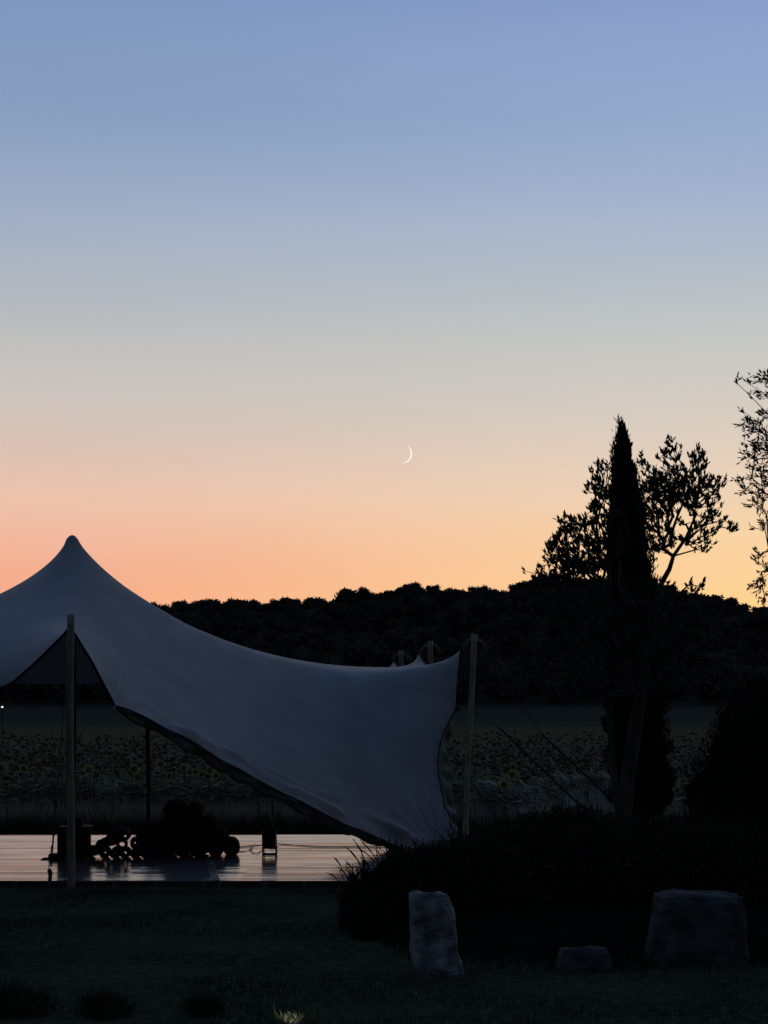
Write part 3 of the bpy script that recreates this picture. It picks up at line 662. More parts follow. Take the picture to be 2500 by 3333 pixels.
# piping rings and handle as parts
def ringmesh(r, y, tr=.005):
    mb = MB(); a = np.arange(20)*2*math.pi/20; tube(mb, np.stack([r*np.cos(a), 0*a+y, r*np.sin(a)], 1), tr, 5, closed=True); return mb.mesh('piping', M_web)
pip = ringmesh(.104, -.302)
hnd = MB(); tube(hnd, spline([(-.045, -.322, 0), (-.03, -.34, .012), (.03, -.34, .012), (.045, -.322, 0)], 9), .007, 5); hndm = hnd.mesh('handle', M_web)
bols = [  # px, py, D, scale
 (753, 2762, 28.3, 1.0, 'round end of a dark bolster lying rightmost at the foot of the heap'),
 (702, 2763, 28.25, .98, None), (652, 2763, 28.2, .98, None), (602, 2764, 28.2, .98, None), (557, 2766, 28.35, .9, None), (515, 2751, 28.7, .93, None),
 (715, 2721, 28.4, .96, 'bolster on the right shoulder of the heap, one row above the floor'), (672, 2722, 28.3, 1., None), (625, 2722, 28.3, 1., None), (578, 2722, 28.3, 1., None), (532, 2722, 28.5, 1., None), (482, 2725, 28.6, 1.05, 'leftmost bolster of the second row, above the small rolled mats'),
 (676, 2681, 28.4, 1.02, 'bolster at the right end of the third row of the heap'), (632, 2682, 28.4, 1., None), (586, 2684, 28.4, 1., None), (544, 2686, 28.5, 1., None), (516, 2700, 28.55, .9, None),
 (605, 2650, 28.45, .9, None), (560, 2662, 28.5, .9, None),
 (571, 2632, 28.4, 1.08, 'left one of the two bolsters crowning the heap'), (630, 2638, 28.45, .98, 'right one of the two bolsters crowning the heap')]
mats_in = 0
def put(me, name, parent, loc=(0, 0, 0)):
    o = bpy.data.objects.new(name, me); C.objects.link(o); o.parent = parent; o.location = loc; return o
for pxb, pyb, D, s, lb in bols:
    p = P(pxb, pyb, D); r = .110*s
    if pyb > 2755: p[2] = DZ+r
    o = empty('bolster', p, lb or 'dark cylindrical bolster among those filling the middle of the tall heap on the deck', 'bolster', None if lb else 'bolsters heaped on the deck')
    if lb: o['group'] = 'bolsters with their own place in the heap'
    o.scale = (s, 1, s); o.rotation_euler = (0, random.uniform(0, 6), random.uniform(-.10, .10))
    put(bm_, 'cover', o); put(pip, 'piping', o); put(hndm, 'handle', o)
m_a = roll_mesh(.066, .36, .026, M_mat1); m_b = roll_mesh(.072, .34, .036, M_mat1); m_c = roll_mesh(.064, .36, .023, M_mat1); m_p = roll_mesh(.067, .36, .024, M_mat_toplit)  # m_p: top-lit side painted paler than the dark ends
eb = MB(); a = np.arange(10); tube(eb, np.stack([.068*np.cos(a*2*math.pi/10), 0*a+.14, .068*np.sin(a*2*math.pi/10)], 1), .006, 5, closed=True); ebm = eb.mesh('strap_band', M_web)
mats_ = [(367, 2709, 27.75, .60, m_p, 'rolled mat with top light painted on its side, perched askew on top of the small heap', -.35), (403, 2721, 27.7, .0, m_b, 'rolled mat with an open core at the upper right of the small heap', .03),
 (360, 2735, 27.72, .2, m_b, 'rolled mat with a slanting open core left of the middle of the small heap', -.12), (331, 2748, 27.75, 0, m_a, None, -.05), (397, 2750, 27.7, 0, m_b, 'rolled mat with a wide open core in the middle of the small heap', .1), (441, 2746, 27.9, 0, m_p, 'rolled mat with top light painted on its side, beside the tall heap of bolsters', .1),
 (308, 2768, 27.7, 0, m_p, 'leftmost rolled mat with top light painted on its side, next to the dark trunk', -.04), (341, 2776, 27.7, 0, m_a, None, .05), (374, 2776, 27.7, 0, m_c, None, 0.), (407, 2776, 27.7, 0, m_a, None, .05), (440, 2777, 27.72, 0, m_c, None, 0), (473, 2776, 27.75, 0, m_c, None, -.05), (504, 2766, 27.6, 0, m_b, 'rolled mat with an open core at the foot of the bolster heap', .04), (458, 2750, 28.1, 0, m_c, None, 0),
 (291, 2777, 27.9, 0, m_c, None, .06)]
for pxb, pyb, D, tilt, me, lb, rz_ in mats_:
    p = P(pxb, pyb, D)
    if pyb > 2764: p[2] = max(p[2], DZ+.064); p[2] = DZ+.066 if pyb > 2770 else p[2]
    o = empty('rolled_mat', p, lb or 'small dark rolled mat at the bottom of the low heap on the deck', 'rolled mat', 'rolled mats in the low heap' if not lb else 'rolled mats with their own place in the heap')
    o.rotation_euler = (random.uniform(-.02, .02), 0, rz_)
    put(me, 'mat_roll', o, (0, .12, 0)); put(ebm, 'strap_band', o, (0, .1, 0))
# dark trunk with overhanging lid, rim highlight painted on as pale strips, small box on top, low case beside it
tx = P(240, 2795, 27.7); 
o = empty('storage_trunk', (tx[0], 27.75, DZ), 'black storage trunk with an overhanging lid standing behind the front pole', 'trunk')
w_ = .40; H = .405
mb = MB(); add_box(mb, (tx[0], 27.75, DZ+.16), (w_-.03, .42, .30), bev=.012); mb.build('body', M_trunk, o)
mb = MB(); add_box(mb, (tx[0]+.005, 27.75, DZ+.355), (w_, .45, .085), bev=.014); mb.build('lid', M_trunk, o)
mb = MB(); add_box(mb, (tx[0]+.018, 27.80, DZ+.401), (w_+.0, .35, .006), bev=.002); mb.build('lid_highlight', M_highlight, o)  # highlight along the lid put in as a pale strip
for sx in (-.16, .16):
    mb = MB(); add_box(mb, (tx[0]+sx, 27.56, DZ+.295), (.035, .02, .05), bev=.004); mb.build('latch', M_plastic, o)
    mb = MB(); add_box(mb, (tx[0]+sx, 27.75, DZ+.006), (.04, .40, .012), bev=.003); mb.build('foot', M_plastic, o)
o2 = empty('small_box', (P(252, 2690, 27.8)[0], 27.8, DZ+.405), 'small open box on top of the black trunk, its rim highlight painted pale', 'box')
cxb = P(252, 2690, 27.8)[0]
mb = MB(); add_box(mb, (cxb, 27.8, DZ+.405+.045), (.11, .12, .09), bev=.004); mb.build('body', M_trunk, o2)
mb = MB(); add_box(mb, (cxb+.008, 27.86, DZ+.405+.098), (.12, .02, .014), bev=.002); add_box(mb, (cxb+.062, 27.86, DZ+.405+.046), (.014, .02, .09), bev=.002); mb.build('rim', M_highlight, o2)  # L-shaped pale strips paint the highlight on the box rim
cxc = P(172, 2780, 27.6)[0]
o3 = empty('flat_case', (cxc, 27.6, DZ), 'low black case on a thin tray at the left foot of the trunk', 'case')
mb = MB(); add_box(mb, (cxc-.01, 27.6, DZ+.006), (.24, .28, .012), bev=.003); mb.build('tray', M_trunk, o3)
mb = MB(); add_box(mb, (cxc+.03, 27.6, DZ+.042), (.15, .22, .06), bev=.016); mb.build('body', M_plastic, o3)

# cable reel
rc = P(877, 2782, 28.3); RX, RY = rc[0], 28.3
reel = empty('cable_reel', (RX, RY, DZ), 'black cable reel on a tube stand seen edge on with its cord paid out', 'cable reel')
def disc_ring(mb, cx_, r, th, yo=0):
    k = 24; a = np.arange(k)*2*math.pi/k
    prof = [(.02, -th/2), (r*.98, -th/2), (r, -th*.3), (r, th*.3), (r*.98, th/2), (.02, th/2)]
    R_ = np.array([np.stack([np.full(k, cx_+x), RY+rr*np.cos(a), DZ+.185+rr*np.sin(a)], 1) for rr, x in prof]); i = np.arange(k)
    q = [np.stack([s_*k+i, s_*k+(i+1) % k, ((s_+1) % 6)*k+(i+1) % k, ((s_+1) % 6)*k+i], 1) for s_ in range(6)]
    mb.add(R_.reshape(-1, 3), np.concatenate(q))
for sx in (-1, 1):
    mb = MB(); disc_ring(mb, RX+sx*.078, .125, .014); mb.build('flange', M_plastic, reel, sm=False)
mb = MB()
for i in range(11):
    a = np.arange(18)*2*math.pi/18; xx = RX-.066+i*.0132; rr = .105+.006*random.uniform(-1, 1)
    tube(mb, np.stack([0*a+xx, RY+rr*np.cos(a), DZ+.185+rr*np.sin(a)], 1), .0068, 5, closed=True)
mb.build('wound_cord', M_web, reel)
mb = MB(); k = 14; tube(mb, [(RX-.07, RY, DZ+.185), (RX+.07, RY, DZ+.185)], .10, 16); mb.build('drum', M_plastic, reel)
mb = MB()
fr = [(-.085, .02, .30), (-.088, .0, .26), (-.085, -.02, .06), (-.08, -.09, .012), (-.05, -.12, .010), (.07, -.12, .010), (.095, -.09, .014), (.092, -.02, .08), (.085, 0, .26), (.085, .02, .30)]
tube(mb, spline([(RX+x, RY+y, DZ+z) for x, y, z in fr], 44), .0085, 7)
fr2 = [(-.088, 0, .20), (-.085, .05, .06), (-.08, .10, .012), (.08, .10, .012), (.088, .05, .06), (.088, 0, .20)]
tube(mb, spline([(RX+x, RY+y, DZ+z) for x, y, z in fr2], 30), .0085, 7); mb.build('stand', M_plastic, reel, sm=True)
mb = MB(); tube(mb, spline([(RX-.085, RY, DZ+.30), (RX-.07, RY, DZ+.335), (RX+.07, RY, DZ+.335), (RX+.085, RY, DZ+.30)], 16), .010, 7); mb.build('handle', M_plastic, reel, sm=True)
zc = DZ+.008
def flat(px_, py_, dz=0): 
    D = (EYE-zc)*F/(py_-HY); q_ = P(px_, py_, D); q_[2] = zc+dz; return q_
mb = MB(); tube(mb, spline([(RX+.07, RY+.05, DZ+.12), flat(905, 2749, .01), flat(960, 2751), flat(1050, 2755), flat(1130, 2755), flat(1285, 2753)], 50), .006, 5)
tag(mb.build('power_cord', M_rope, sm=True), 'long dark cord running right from the cable reel across the deck', 'cord')
mb = MB(); tube(mb, spline([flat(740, 2757), flat(790, 2755), flat(830, 2751), flat(856, 2752), (RX-.06, RY+.06, DZ+.1)], 26), .006, 5)
tag(mb.build('power_cord', M_rope, sm=True), 'straight dark cord between the bolster heap and the cable reel', 'cord')
mb = MB(); tube(mb, spline([flat(770, 2771), flat(800, 2770), flat(818, 2764), flat(824, 2758, .015), flat(817, 2761, .012), flat(816, 2768), flat(826, 2776), flat(842, 2775), flat(856, 2765), (RX-.06, RY-.03, DZ+.06)], 46), .005, 5)
tag(mb.build('power_cord', M_rope, sm=True), 'dark cord with a small loop at the left foot of the cable reel', 'cord')

# ------------------------------------------------------------------ standing stones
def stone(name, outline, D, depth, label, m, seed, amp=.02, sq=.40):
    # outline: corner points (px,py) clockwise from top left; the block tapers with them
    tl, tr, br, bl = [P(x, y, D) for x, y in outline]
    for q_ in (br, bl): q_[2] = -.04
    n = 22; V = []; Fc = []
    V0, F0 = ICO5
    # rounded box from a sphere
    S = np.sign(V0)*np.abs(V0)**sq; S /= np.maximum(np.abs(S).max(axis=1, keepdims=True)**.55, 1e-6)
    S = np.clip(S, -1, 1)
    a = (S[:, 0:1]+1)/2; c = (S[:, 2:3]+1)/2
    W = (bl*(1-a)+br*a)*(1-c)+(tl*(1-a)+tr*a)*c
    W[:, 1] += S[:, 1]*depth/2
    W += V0*(amp*vnoise(W*5.5, seed)+amp*.45*vnoise(W*15, seed+1)+amp*.28*vnoise(W*38, seed+2)+amp*.16*vnoise(W*90, seed+3)-amp*.8*np.clip(vnoise(W*9, seed+4)-.55, 0, 1))[:, None]*1.5
    o = MB().add(W, F0).build(name, m, sm=True)
    return tag(o, label, 'stone')
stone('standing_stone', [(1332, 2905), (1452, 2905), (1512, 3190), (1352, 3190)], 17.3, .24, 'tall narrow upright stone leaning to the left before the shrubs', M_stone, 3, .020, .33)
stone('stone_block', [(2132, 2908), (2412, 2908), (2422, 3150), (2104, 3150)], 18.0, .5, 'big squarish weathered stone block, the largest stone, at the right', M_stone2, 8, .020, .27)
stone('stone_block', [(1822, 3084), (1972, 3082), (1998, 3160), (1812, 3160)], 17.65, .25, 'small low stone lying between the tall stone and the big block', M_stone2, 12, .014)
for (sx, sy, s, lb) in ((75, 2962, .05, 'small pale rock left of the strap peg in the lawn'), (155, 2978, .055, 'pale rock at the foot of the ratchet strap'), (236, 2968, .06, 'pale rock right of the strap peg, below the front pole')):
    D = EYE*F/(sy+10-HY); mb = MB(); q_ = P(sx, sy, D); q_[2] = s*.15; lump(mb, q_, (s, s*.8, s*.7), int(sx), .3, 2.2, ICO3)
    tag(mb.build('rock', M_stone2, sm=True), lb, 'rock')

# ------------------------------------------------------------------ trees
def grow(root_pts, targets, alpha=.35):
    nodes = [np.asarray(p, float) for p in root_pts]; par_ = [-1]+list(range(len(root_pts)-1)); path = [0.]
    for i in range(1, len(nodes)): path.append(path[-1]+np.linalg.norm(nodes[i]-nodes[i-1]))
    T = np.asarray(targets); Nn = np.array(nodes); Pl = np.array(path)
    order = np.argsort(np.min(np.linalg.norm(T[:, None]-Nn[None], axis=2), axis=1))
    Nn = list(Nn); Pl = list(Pl); tips = []
    for k_ in order:
        t_ = T[k_]; A = np.array(Nn); d = np.linalg.norm(A-t_, axis=1); j = int(np.argmin(d+alpha*np.array(Pl)))
        a = A[j]; L_ = d[j]; m = max(1, int(L_/.22)); prev = j
        for s_ in range(1, m+1):
            w = s_/m; p = a*(1-w)+t_*w
            if s_ < m: p = p+rng.normal(size=3)*.035*min(1, L_)+np.array([0, 0, -.06*math.sin(math.pi*w)*min(1, L_)])
            Nn.append(p); Pl.append(Pl[prev]+np.linalg.norm(p-Nn[prev])); par_.append(prev); prev = len(Nn)-1
        tips.append(prev)
    return np.array(Nn), np.array(par_), tips
def radii(par_, tips, r_tip, expo=2.3, rmax=None):
    w = np.zeros(len(par_)); w[tips] += 1
    for i in range(len(par_)-1, 0, -1): w[par_[i]] += max(w[i], .0)
    r = r_tip*np.maximum(w, 1)**(1/expo)
    return np.minimum(r, rmax) if rmax else r
def blobpts(ells, D, dy):
    out = []
    for cx_, cy_, rx, ry, n in ells:
        a = rng.uniform(0, 2*math.pi, n); r = np.sqrt(rng.uniform(0, 1, n))
        for x_, y_, dd in zip(cx_+rx*r*np.cos(a), cy_+ry*r*np.sin(a), rng.uniform(-1, 1, n)):
            q_ = P(x_, y_, D); sh = dd*dy*min(1, (rx+ry)/160); q_[1] += sh; out.append(q_)
    return np.array(out)
DT = 24.4
trunk = [P(2012, 2905, DT), P(2018, 2800, DT), P(2026, 2700, DT), P(2036, 2600, DT), P(2047, 2500, DT), P(2060, 2420, DT), P(2072, 2340, DT), P(2090, 2250, DT), P(2105, 2150, DT), P(2122, 2050, DT), P(2138, 1960, DT), P(2152, 1900, DT), P(2180, 1850, DT), P(2192, 1810, DT), P(2230, 1755, DT-.1), P(2255, 1700, DT-.1), P(2264, 1650, DT-.1)]
trunk[0][2] = -.05
tg = blobpts([(2205, 1588, 92, 62, 215), (2130, 1625, 62, 70, 95), (2115, 1555, 45, 42, 22), (2185, 1478, 42, 38, 26), (2185, 1428, 10, 22, 4), (2262, 1505, 34, 38, 34), (2330, 1585, 30, 28, 14), (2290, 1640, 60, 50, 44), (2320, 1705, 55, 38, 34), (2376, 1725, 18, 22, 8), (2270, 1755, 55, 34, 30),
  (2140, 1740, 50, 70, 60), (2180, 1720, 50, 50, 30), (2100, 1500, 22, 30, 7), (2290, 1790, 20, 12, 4),
  (1955, 1560, 30, 62, 40), (1935, 1590, 28, 30, 14), (1955, 1670, 32, 45, 36), (1925, 1665, 16, 12, 6), (1880, 1790, 95, 82, 235), (1850, 1705, 34, 30, 26), (1905, 1700, 30, 22, 20), (1818, 1845, 68, 55, 105), (1930, 1840, 50, 60, 70), (1780, 1812, 18, 14, 5), (1750, 1878, 18, 16, 7), (1708, 1862, 3, 5, 1),
  (1990, 1740, 60, 110, 60)], DT, .65)
low = blobpts([(1890, 1960, 160, 80, 150), (1960, 2090, 190, 110, 190), (2120, 2010, 130, 120, 150), (2100, 2180, 150, 90, 120), (1860, 2170, 120, 80, 60), (1960, 2255, 110, 40, 40), (2190, 2120, 60, 120, 50)], DT, .75)
spr = blobpts([(2262, 1912, 26, 20, 9), (2285, 1902, 8, 12, 3)], DT, .2)
tree = empty('laurel_tree', trunk[0], 'evergreen tree with leathery pointed leaves, spreading on both sides of the cypress', 'tree')
tg = tg[rng.uniform(size=len(tg)) < 1.1]
allT = np.concatenate([tg, low, spr])
Nn, pr, tips = grow(trunk, allT, .30); rad = radii(pr, tips, .0030, 2.6, .085)
rad[:7] = np.linspace(.098, .074, 7); rad[7:17] = np.linspace(.052, .008, 10); rad[17:] = np.minimum(rad[17:], .020)
mb = MB(); tube(mb, np.array(Nn[:12])+0, np.concatenate([[.13], rad[1:12]]), 12); mb.build('trunk', M_bark, tree, sm=True)
mb = MB(); tube(mb, spline([P(2020, 2660, DT), P(2004, 2570, DT+.1), P(1992, 2470, DT+.15), P(1985, 2330, DT+.1), P(1975, 2200, DT)], 14), np.linspace(.05, .03, 14), 9); mb.build('limb', M_bark, tree, sm=True)
ch = np.arange(11, len(Nn)); ch = ch[ch > 0]
mb = MB(); tubes(mb, Nn[pr[ch]], Nn[ch], np.minimum(rad[pr[ch]], rad[ch]*1.25), rad[ch], 5); mb.build('branches', M_twig, tree)
def leafclusters(mb, Nn, pr, tips, per, ln, wd, upw, spread, gap=.025):
    tp = Nn[tips]; dr = tp-Nn[pr[tips]]; dr /= np.maximum(np.linalg.norm(dr, axis=1, keepdims=True), 1e-6); dr = dr*.6+np.array([0, 0, upw]); dr /= np.linalg.norm(dr, axis=1, keepdims=True)
    n = len(tips); p = np.repeat(tp, per, 0); d = np.repeat(dr, per, 0)
    p = p-d*(rng.uniform(-1, 2.2, (n*per, 1))*gap)+rng.normal(size=(n*per, 3))*.006
    leaves(mb, p, d+rdir(n*per)*spread, ln*rng.uniform(.6, 1.15, n*per), wd*rng.uniform(.7, 1.15, n*per), bend=.1)
mb = MB(); leafclusters(mb, Nn, pr, np.array(tips), 6, .072, .025, .8, .5, .018); mb.build('crown', M_leaf, tree)

# cypress
DC = 28.0
sy = np.array([1366, 1400, 1445, 1517, 1589, 1662, 1734, 1806, 1879, 2050, 2200, 2350, 2450, 2550, 2620, 2660])
scx = np.array([2020, 2022, 2025, 2027, 2034, 2042, 2044, 2048, 2056, 2060, 2064, 2070, 2078, 2092, 2096, 2098])
shw = np.array([2, 10, 26, 38, 53, 66, 70, 73, 82, 92, 100, 103, 105, 106, 98, 45])
cyp = empty('cypress_tree', P(2095, 2811, DC), 'tall dense pointed cypress, the darkest and highest silhouette on the hillside line', 'tree')
mb = MB(); yj = np.arange(1366, 2662, 6.); shw = np.interp(yj, sy, shw)*(1+.07*np.sin(yj*.083)+.05*np.sin(yj*.19+1)+.03*np.sin(yj*.41)); scx = np.interp(yj, sy, scx)+3*np.sin(yj*.05); sy = yj
yy_ = np.linspace(1372, 2655, 60); k = 20; a = np.arange(k)*2*math.pi/k; R_ = []
for y_ in yy_:
    c_ = P(np.interp(y_, sy, scx), y_, DC); r = np.interp(y_, sy, shw)/F*DC*.88*(1+.10*np.sin(a*3+y_*.01)+.05*np.sin(a*7+y_*.04))
    R_.append(np.stack([c_[0]+r*np.cos(a), c_[1]+r*np.sin(a), 0*a+c_[2]], 1))
i = np.arange(k); mb.add(np.array(R_).reshape(-1, 3), np.concatenate([np.stack([s_*k+i, s_*k+(i+1) % k, (s_+1)*k+(i+1) % k, (s_+1)*k+i], 1) for s_ in range(59)]), 1)
n = 15000; yv = 1370+(2660-1370)*rng.uniform(0, 1, n)**.8; az = rng.uniform(0, 2*math.pi, n)
cpos = np.stack([(np.interp(yv, sy, scx)-CX)/F*DC, np.full(n, DC), EYE-(yv-HY)/F*DC], 1)
rr = np.interp(yv, sy, shw)/F*DC*rng.uniform(.80, 1.0, n)*(1+.13*np.sin(az*3+yv*.02)*np.sin(yv*.031)+.12*vnoise(np.stack([np.cos(az)*2.2, np.sin(az)*2.2, yv*.022], -1), 77)+.10*(rng.uniform(size=n) > .93))
cpos[:, 0] += rr*np.cos(az); cpos[:, 1] += rr*np.sin(az); dd = np.stack([np.cos(az)*.25, np.sin(az)*.25, np.ones(n)], 1)+rdir(n)*.28
leaves(mb, cpos, dd, rng.uniform(.03, .085, n), rng.uniform(.010, .022, n)); 
wp = np.array([P(rng.normal(np.interp(y_, (1370, 1500), (2014, 1994)), 5), y_, DC) for y_ in rng.uniform(1366, 1500, 26)]); leaves(mb, wp, rdir(26)*.5+np.array([-.35, 0, .9]), rng.uniform(.05, .12, 26), .012)
mb.build('crown', [M_cyp, M_core], cyp)
mb = MB(); b0 = P(2095, 2811, DC); b0[2] = -.05; tube(mb, [b0, P(2096, 2700, DC), P(2090, 2500, DC)], [.09, .075, .06], 10); mb.build('trunk', M_bark, cyp, sm=True)

# olive at the right border
DO = 14.2
root = [P(2790, 3385, DO), P(2780, 3000, DO), P(2800, 2500, DO), P(2790, 2100, DO), P(2760, 1800, DO), P(2740, 1550, DO), P(2730, 1350, DO)]; root[0][2] = -.05
tg = blobpts([(2600, 1250, 110, 90, 90), (2520, 1290, 95, 75, 60), (2470, 1250, 40, 30, 12), (2410, 1240, 14, 26, 4), (2500, 1400, 80, 60, 70), (2440, 1385, 30, 30, 8), (2500, 1480, 70, 50, 55), (2420, 1480, 20, 18, 4), (2430, 1540, 40, 40, 16), (2490, 1560, 60, 40, 40), (2440, 1610, 45, 26, 16), (2500, 1640, 45, 40, 26), (2480, 1700, 20, 26, 8),
  (2490, 1790, 30, 18, 8), (2460, 1830, 12, 10, 3), (2495, 1850, 22, 18, 9), (2465, 1905, 30, 20, 14), (2500, 1935, 22, 30, 14), (2490, 1980, 10, 12, 3), (2620, 1500, 110, 200, 120), (2680, 1800, 90, 150, 60)], DO, .6)
ol = empty('olive_tree', root[0], 'olive tree with thin drooping leafy twigs entering at the right border', 'tree')
tg = tg[rng.uniform(size=len(tg)) < .62]; Nn, pr, tips = grow(root, tg, .22); rad = radii(pr, tips, .0015, 2.2, .05); rad[:7] = np.linspace(.13, .05, 7)
mb = MB(); tube(mb, Nn[:7], rad[:7], 12); mb.build('trunk', M_bark, ol, sm=True)
ch = np.arange(7, len(Nn)); mb = MB(); tubes(mb, Nn[pr[ch]], Nn[ch], np.minimum(rad[pr[ch]], rad[ch]*1.3), rad[ch], 5); mb.build('branches', M_twig, ol)
mb = MB(); leafclusters(mb, Nn, pr, np.array(tips), 7, .045, .012, .15, .6, .016)
mb.build('crown', M_olive, ol)

# ------------------------------------------------------------------ shrubs
def shrub(name, label, blobs, n, ln, wd, m, cat='shrub', up=.3, group=None):
    c0 = np.mean([b_[:2] for b_ in blobs], 0); o = empty(name, (c0[0], c0[1], 0), label, cat, group)
    mb = MB(); tot = sum(b_[3]*b_[5] for b_ in blobs)
    for i, (x_, y_, z_, rx, ry, rz) in enumerate(blobs):
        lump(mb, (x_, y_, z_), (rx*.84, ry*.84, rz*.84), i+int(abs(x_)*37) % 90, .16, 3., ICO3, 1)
        k_ = int(n*rx*rz/tot); d = rdir(k_, .15); d = d[(d[:, 2] > -.75)]; k_ = len(d)
        p = np.array([x_, y_, z_])+d*np.array([rx, ry, rz])*(rng.uniform(.82, 1.03, (k_, 1))+.10*vnoise(d*5, i)[:, None])
        p = p[p[:, 2] > -.02]; d = d[:len(p)]
        leaves(mb, p, d*.6+rdir(len(p))*.8+np.array([0, 0, up]), rng.uniform(.6, 1.2, len(p))*ln, wd*rng.uniform(.7, 1.2, len(p)))
    if blobs[0][3] > .25:
        for (x_, y_, z_, rx, ry, rz) in blobs:
            k_ = int(70*rx/.5); d = rdir(k_, .9); d = d[d[:, 2] > .05]; k_ = len(d); b_ = np.array([x_, y_, z_])+d*np.array([rx, ry, rz])*.9; L_ = rng.uniform(.05, .20, (k_, 1))*(.5+.8*rng.uniform(0, 1, (k_, 1))**2)
            t_ = b_+(d*.35+np.array([0, 0, .8])+rng.normal(size=(k_, 3))*.3)*L_; tubes(mb, b_, t_, [.004]*k_, [.002]*k_, 3, 1)
            for q_ in (.35, .6, .8, 1.): leaves(mb, b_+(t_-b_)*q_, (t_-b_)/L_+rdir(k_)*.7, rng.uniform(.6, 1.1, k_)*ln, wd*.7)
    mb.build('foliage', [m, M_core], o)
    mb = MB(); x_, y_, z_ = blobs[0][:3]
    sc2 = blobs[0][3]
    for q_ in range(5): tubes(mb, [(x_+random.uniform(-.2, .2)*sc2, y_+random.uniform(-.2, .2)*sc2, -.05)], [(x_+random.uniform(-.5, .5)*sc2, y_, z_+.3*sc2)], [.03*sc2], [.01*sc2])
    mb.build('stems', M_twig, o); return o
def bl(px_, py_, D, rpx, rpy, ry=None): 
    q_ = P(px_, py_, D); return (q_[0], q_[1], q_[2], rpx/F*D, ry or rpx/F*D, rpy/F*D)
shrub('shrub', 'rounded dark shrub beside the deck corner, behind the tall upright stone', [bl(1315, 2965, 20.4, 155, 160), bl(1185, 2945, 20.2, 76, 84), bl(1390, 2900, 20.8, 150, 140), bl(1290, 2862, 20.8, 75, 65), bl(1200, 3010, 19.8, 70, 90), bl(1330, 2830, 21.2, 90, 60), bl(1190, 2850, 20.4, 20, 22), bl(1150, 2868, 20.3, 16, 20)], 9000, .045, .022, M_shrub2)
shrub('shrub', 'wide dark shrub below the leaning tent pole and its guy lines', [bl(1560, 2880, 22.0, 190, 150), bl(1660, 2820, 22.6, 170, 130), bl(1500, 2820, 22.4, 120, 90), bl(1750, 2760, 23., 130, 110), bl(1640, 2745, 23.2, 80, 60)], 9000, .05, .02, M_shrub)
shrub('shrub', 'dark shrub around the foot of the laurel tree trunk', [bl(1950, 2860, 22.2, 190, 170), bl(1870, 2730, 23.0, 130, 105), bl(2010, 2740, 23.6, 120, 90), bl(2080, 2800, 22.8, 130, 120)], 8500, .05, .02, M_shrub)
shrub('shrub', 'sprawling shrub behind the big stone block at the right', [bl(2280, 2850, 22.0, 210, 170), bl(2430, 2840, 22.0, 180, 130), bl(2250, 2730, 22.8, 130, 80), bl(2360, 2745, 22.8, 110, 70), bl(2170, 2760, 22.8, 90, 80), bl(2600, 2860, 22, 150, 120)], 9000, .05, .02, M_shrub)
shrub('large_shrub', 'large black bush rising behind the others at the right border', [bl(2420, 2520, 26.5, 150, 200), bl(2330, 2590, 26.2, 110, 120), bl(2500, 2420, 26.5, 140, 150), bl(2470, 2700, 26.5, 190, 130), bl(2620, 2500, 26.5, 160, 220), bl(2400, 2350, 27, 75, 70)], 11000, .05, .018, M_shrub2)
for (x_, y_, D, s, lb) in ((60, 3325, 15.35, 125, 'dark low tuft in the bottom left corner of the lawn'), (340, 3335, 15.2, 92, 'dark low tuft between the corner tuft and the right hand one on the near lawn'), (660, 3330, 15.25, 62, 'smaller dark low tuft left of the lit grass')):
    q_ = bl(x_, y_, D, s, s*.85); shrub('lavender_tuft', lb, [(q_[0], q_[1], -.02, q_[3]*.85, q_[3], q_[5]*.62)], 1100, .14, .009, M_shrub, 'plant', 1.2, 'dark tufts on the near lawn')

# ------------------------------------------------------------------ grass
mb = MB(); n = 95000; yv = 14.4+(24.6-14.4)*rng.uniform(0, 1, n)**.9; xv = rng.uniform(-1, 1, n)*yv*.185
dens = vnoise(np.stack([xv*1.4, yv*1.4, 0*xv], -1), 31); hh = (.035+.02*dens)*rng.uniform(.5, 1.4, n); hh = np.maximum(hh, .012)
blades(mb, np.stack([xv, yv, 0*xv], -1), hh, .006, .7)
n = 2600; yv = D0-.45+rng.normal(0, .12, n); xv = rng.uniform(-4.6, -.3, n); blades(mb, np.stack([xv, yv, 0*xv], -1), rng.uniform(.03, .09, n), .006, .6)
n = 9000; yv = rng.uniform(24.6, 33, n); xv = rng.uniform(.6, 6.2, n); blades(mb, np.stack([xv, yv, 0*xv], -1), rng.uniform(.08, .3, n), .009, .6)
tag(mb.build('lawn_grass', M_grass), 'short dark green lawn grass between the stones and the deck', 'grass', kind='stuff')
mb = MB(); n = 26000; yv = rng.uniform(17.3, 22.5, n); xv = rng.uniform(-.02, .185, n)*yv; pxv = CX+xv/yv*F
edge = 18.1-.5*smooth(1500, 2500, pxv)+.35*vnoise(np.stack([xv*2, 0*xv, 0*xv], -1), 44)+2.2*(1-smooth(1090, 1420, pxv))+.5*rng.uniform(-1, 1, n)**3; k_ = yv > edge; xv, yv, edge = xv[k_], yv[k_], edge[k_]
blades(mb, np.stack([xv, yv, 0*xv], -1), rng.uniform(.05, .20, len(xv))*(.5+.5*smooth(0, 1.2, yv-edge)), .010, .6)
tag(mb.build('ground_cover', M_shrub2), 'dark unmown ground cover between the stones and the shrubs', 'ground cover', kind='stuff')
mb = MB(); n = 30000; yv = rng.uniform(32.3, 41.8, n); xv = rng.uniform(-1, 1, n)*yv*.185; zz = ground_z(yv)
blades(mb, np.stack([xv, yv, zz], -1), np.maximum(.10, (.03-zz)*rng.uniform(.45, 1.0, n)), .014, .4); tag(mb.build('verge_grass', M_verge), 'tall dark rough grass along the far edge of the deck', 'grass', kind='stuff')
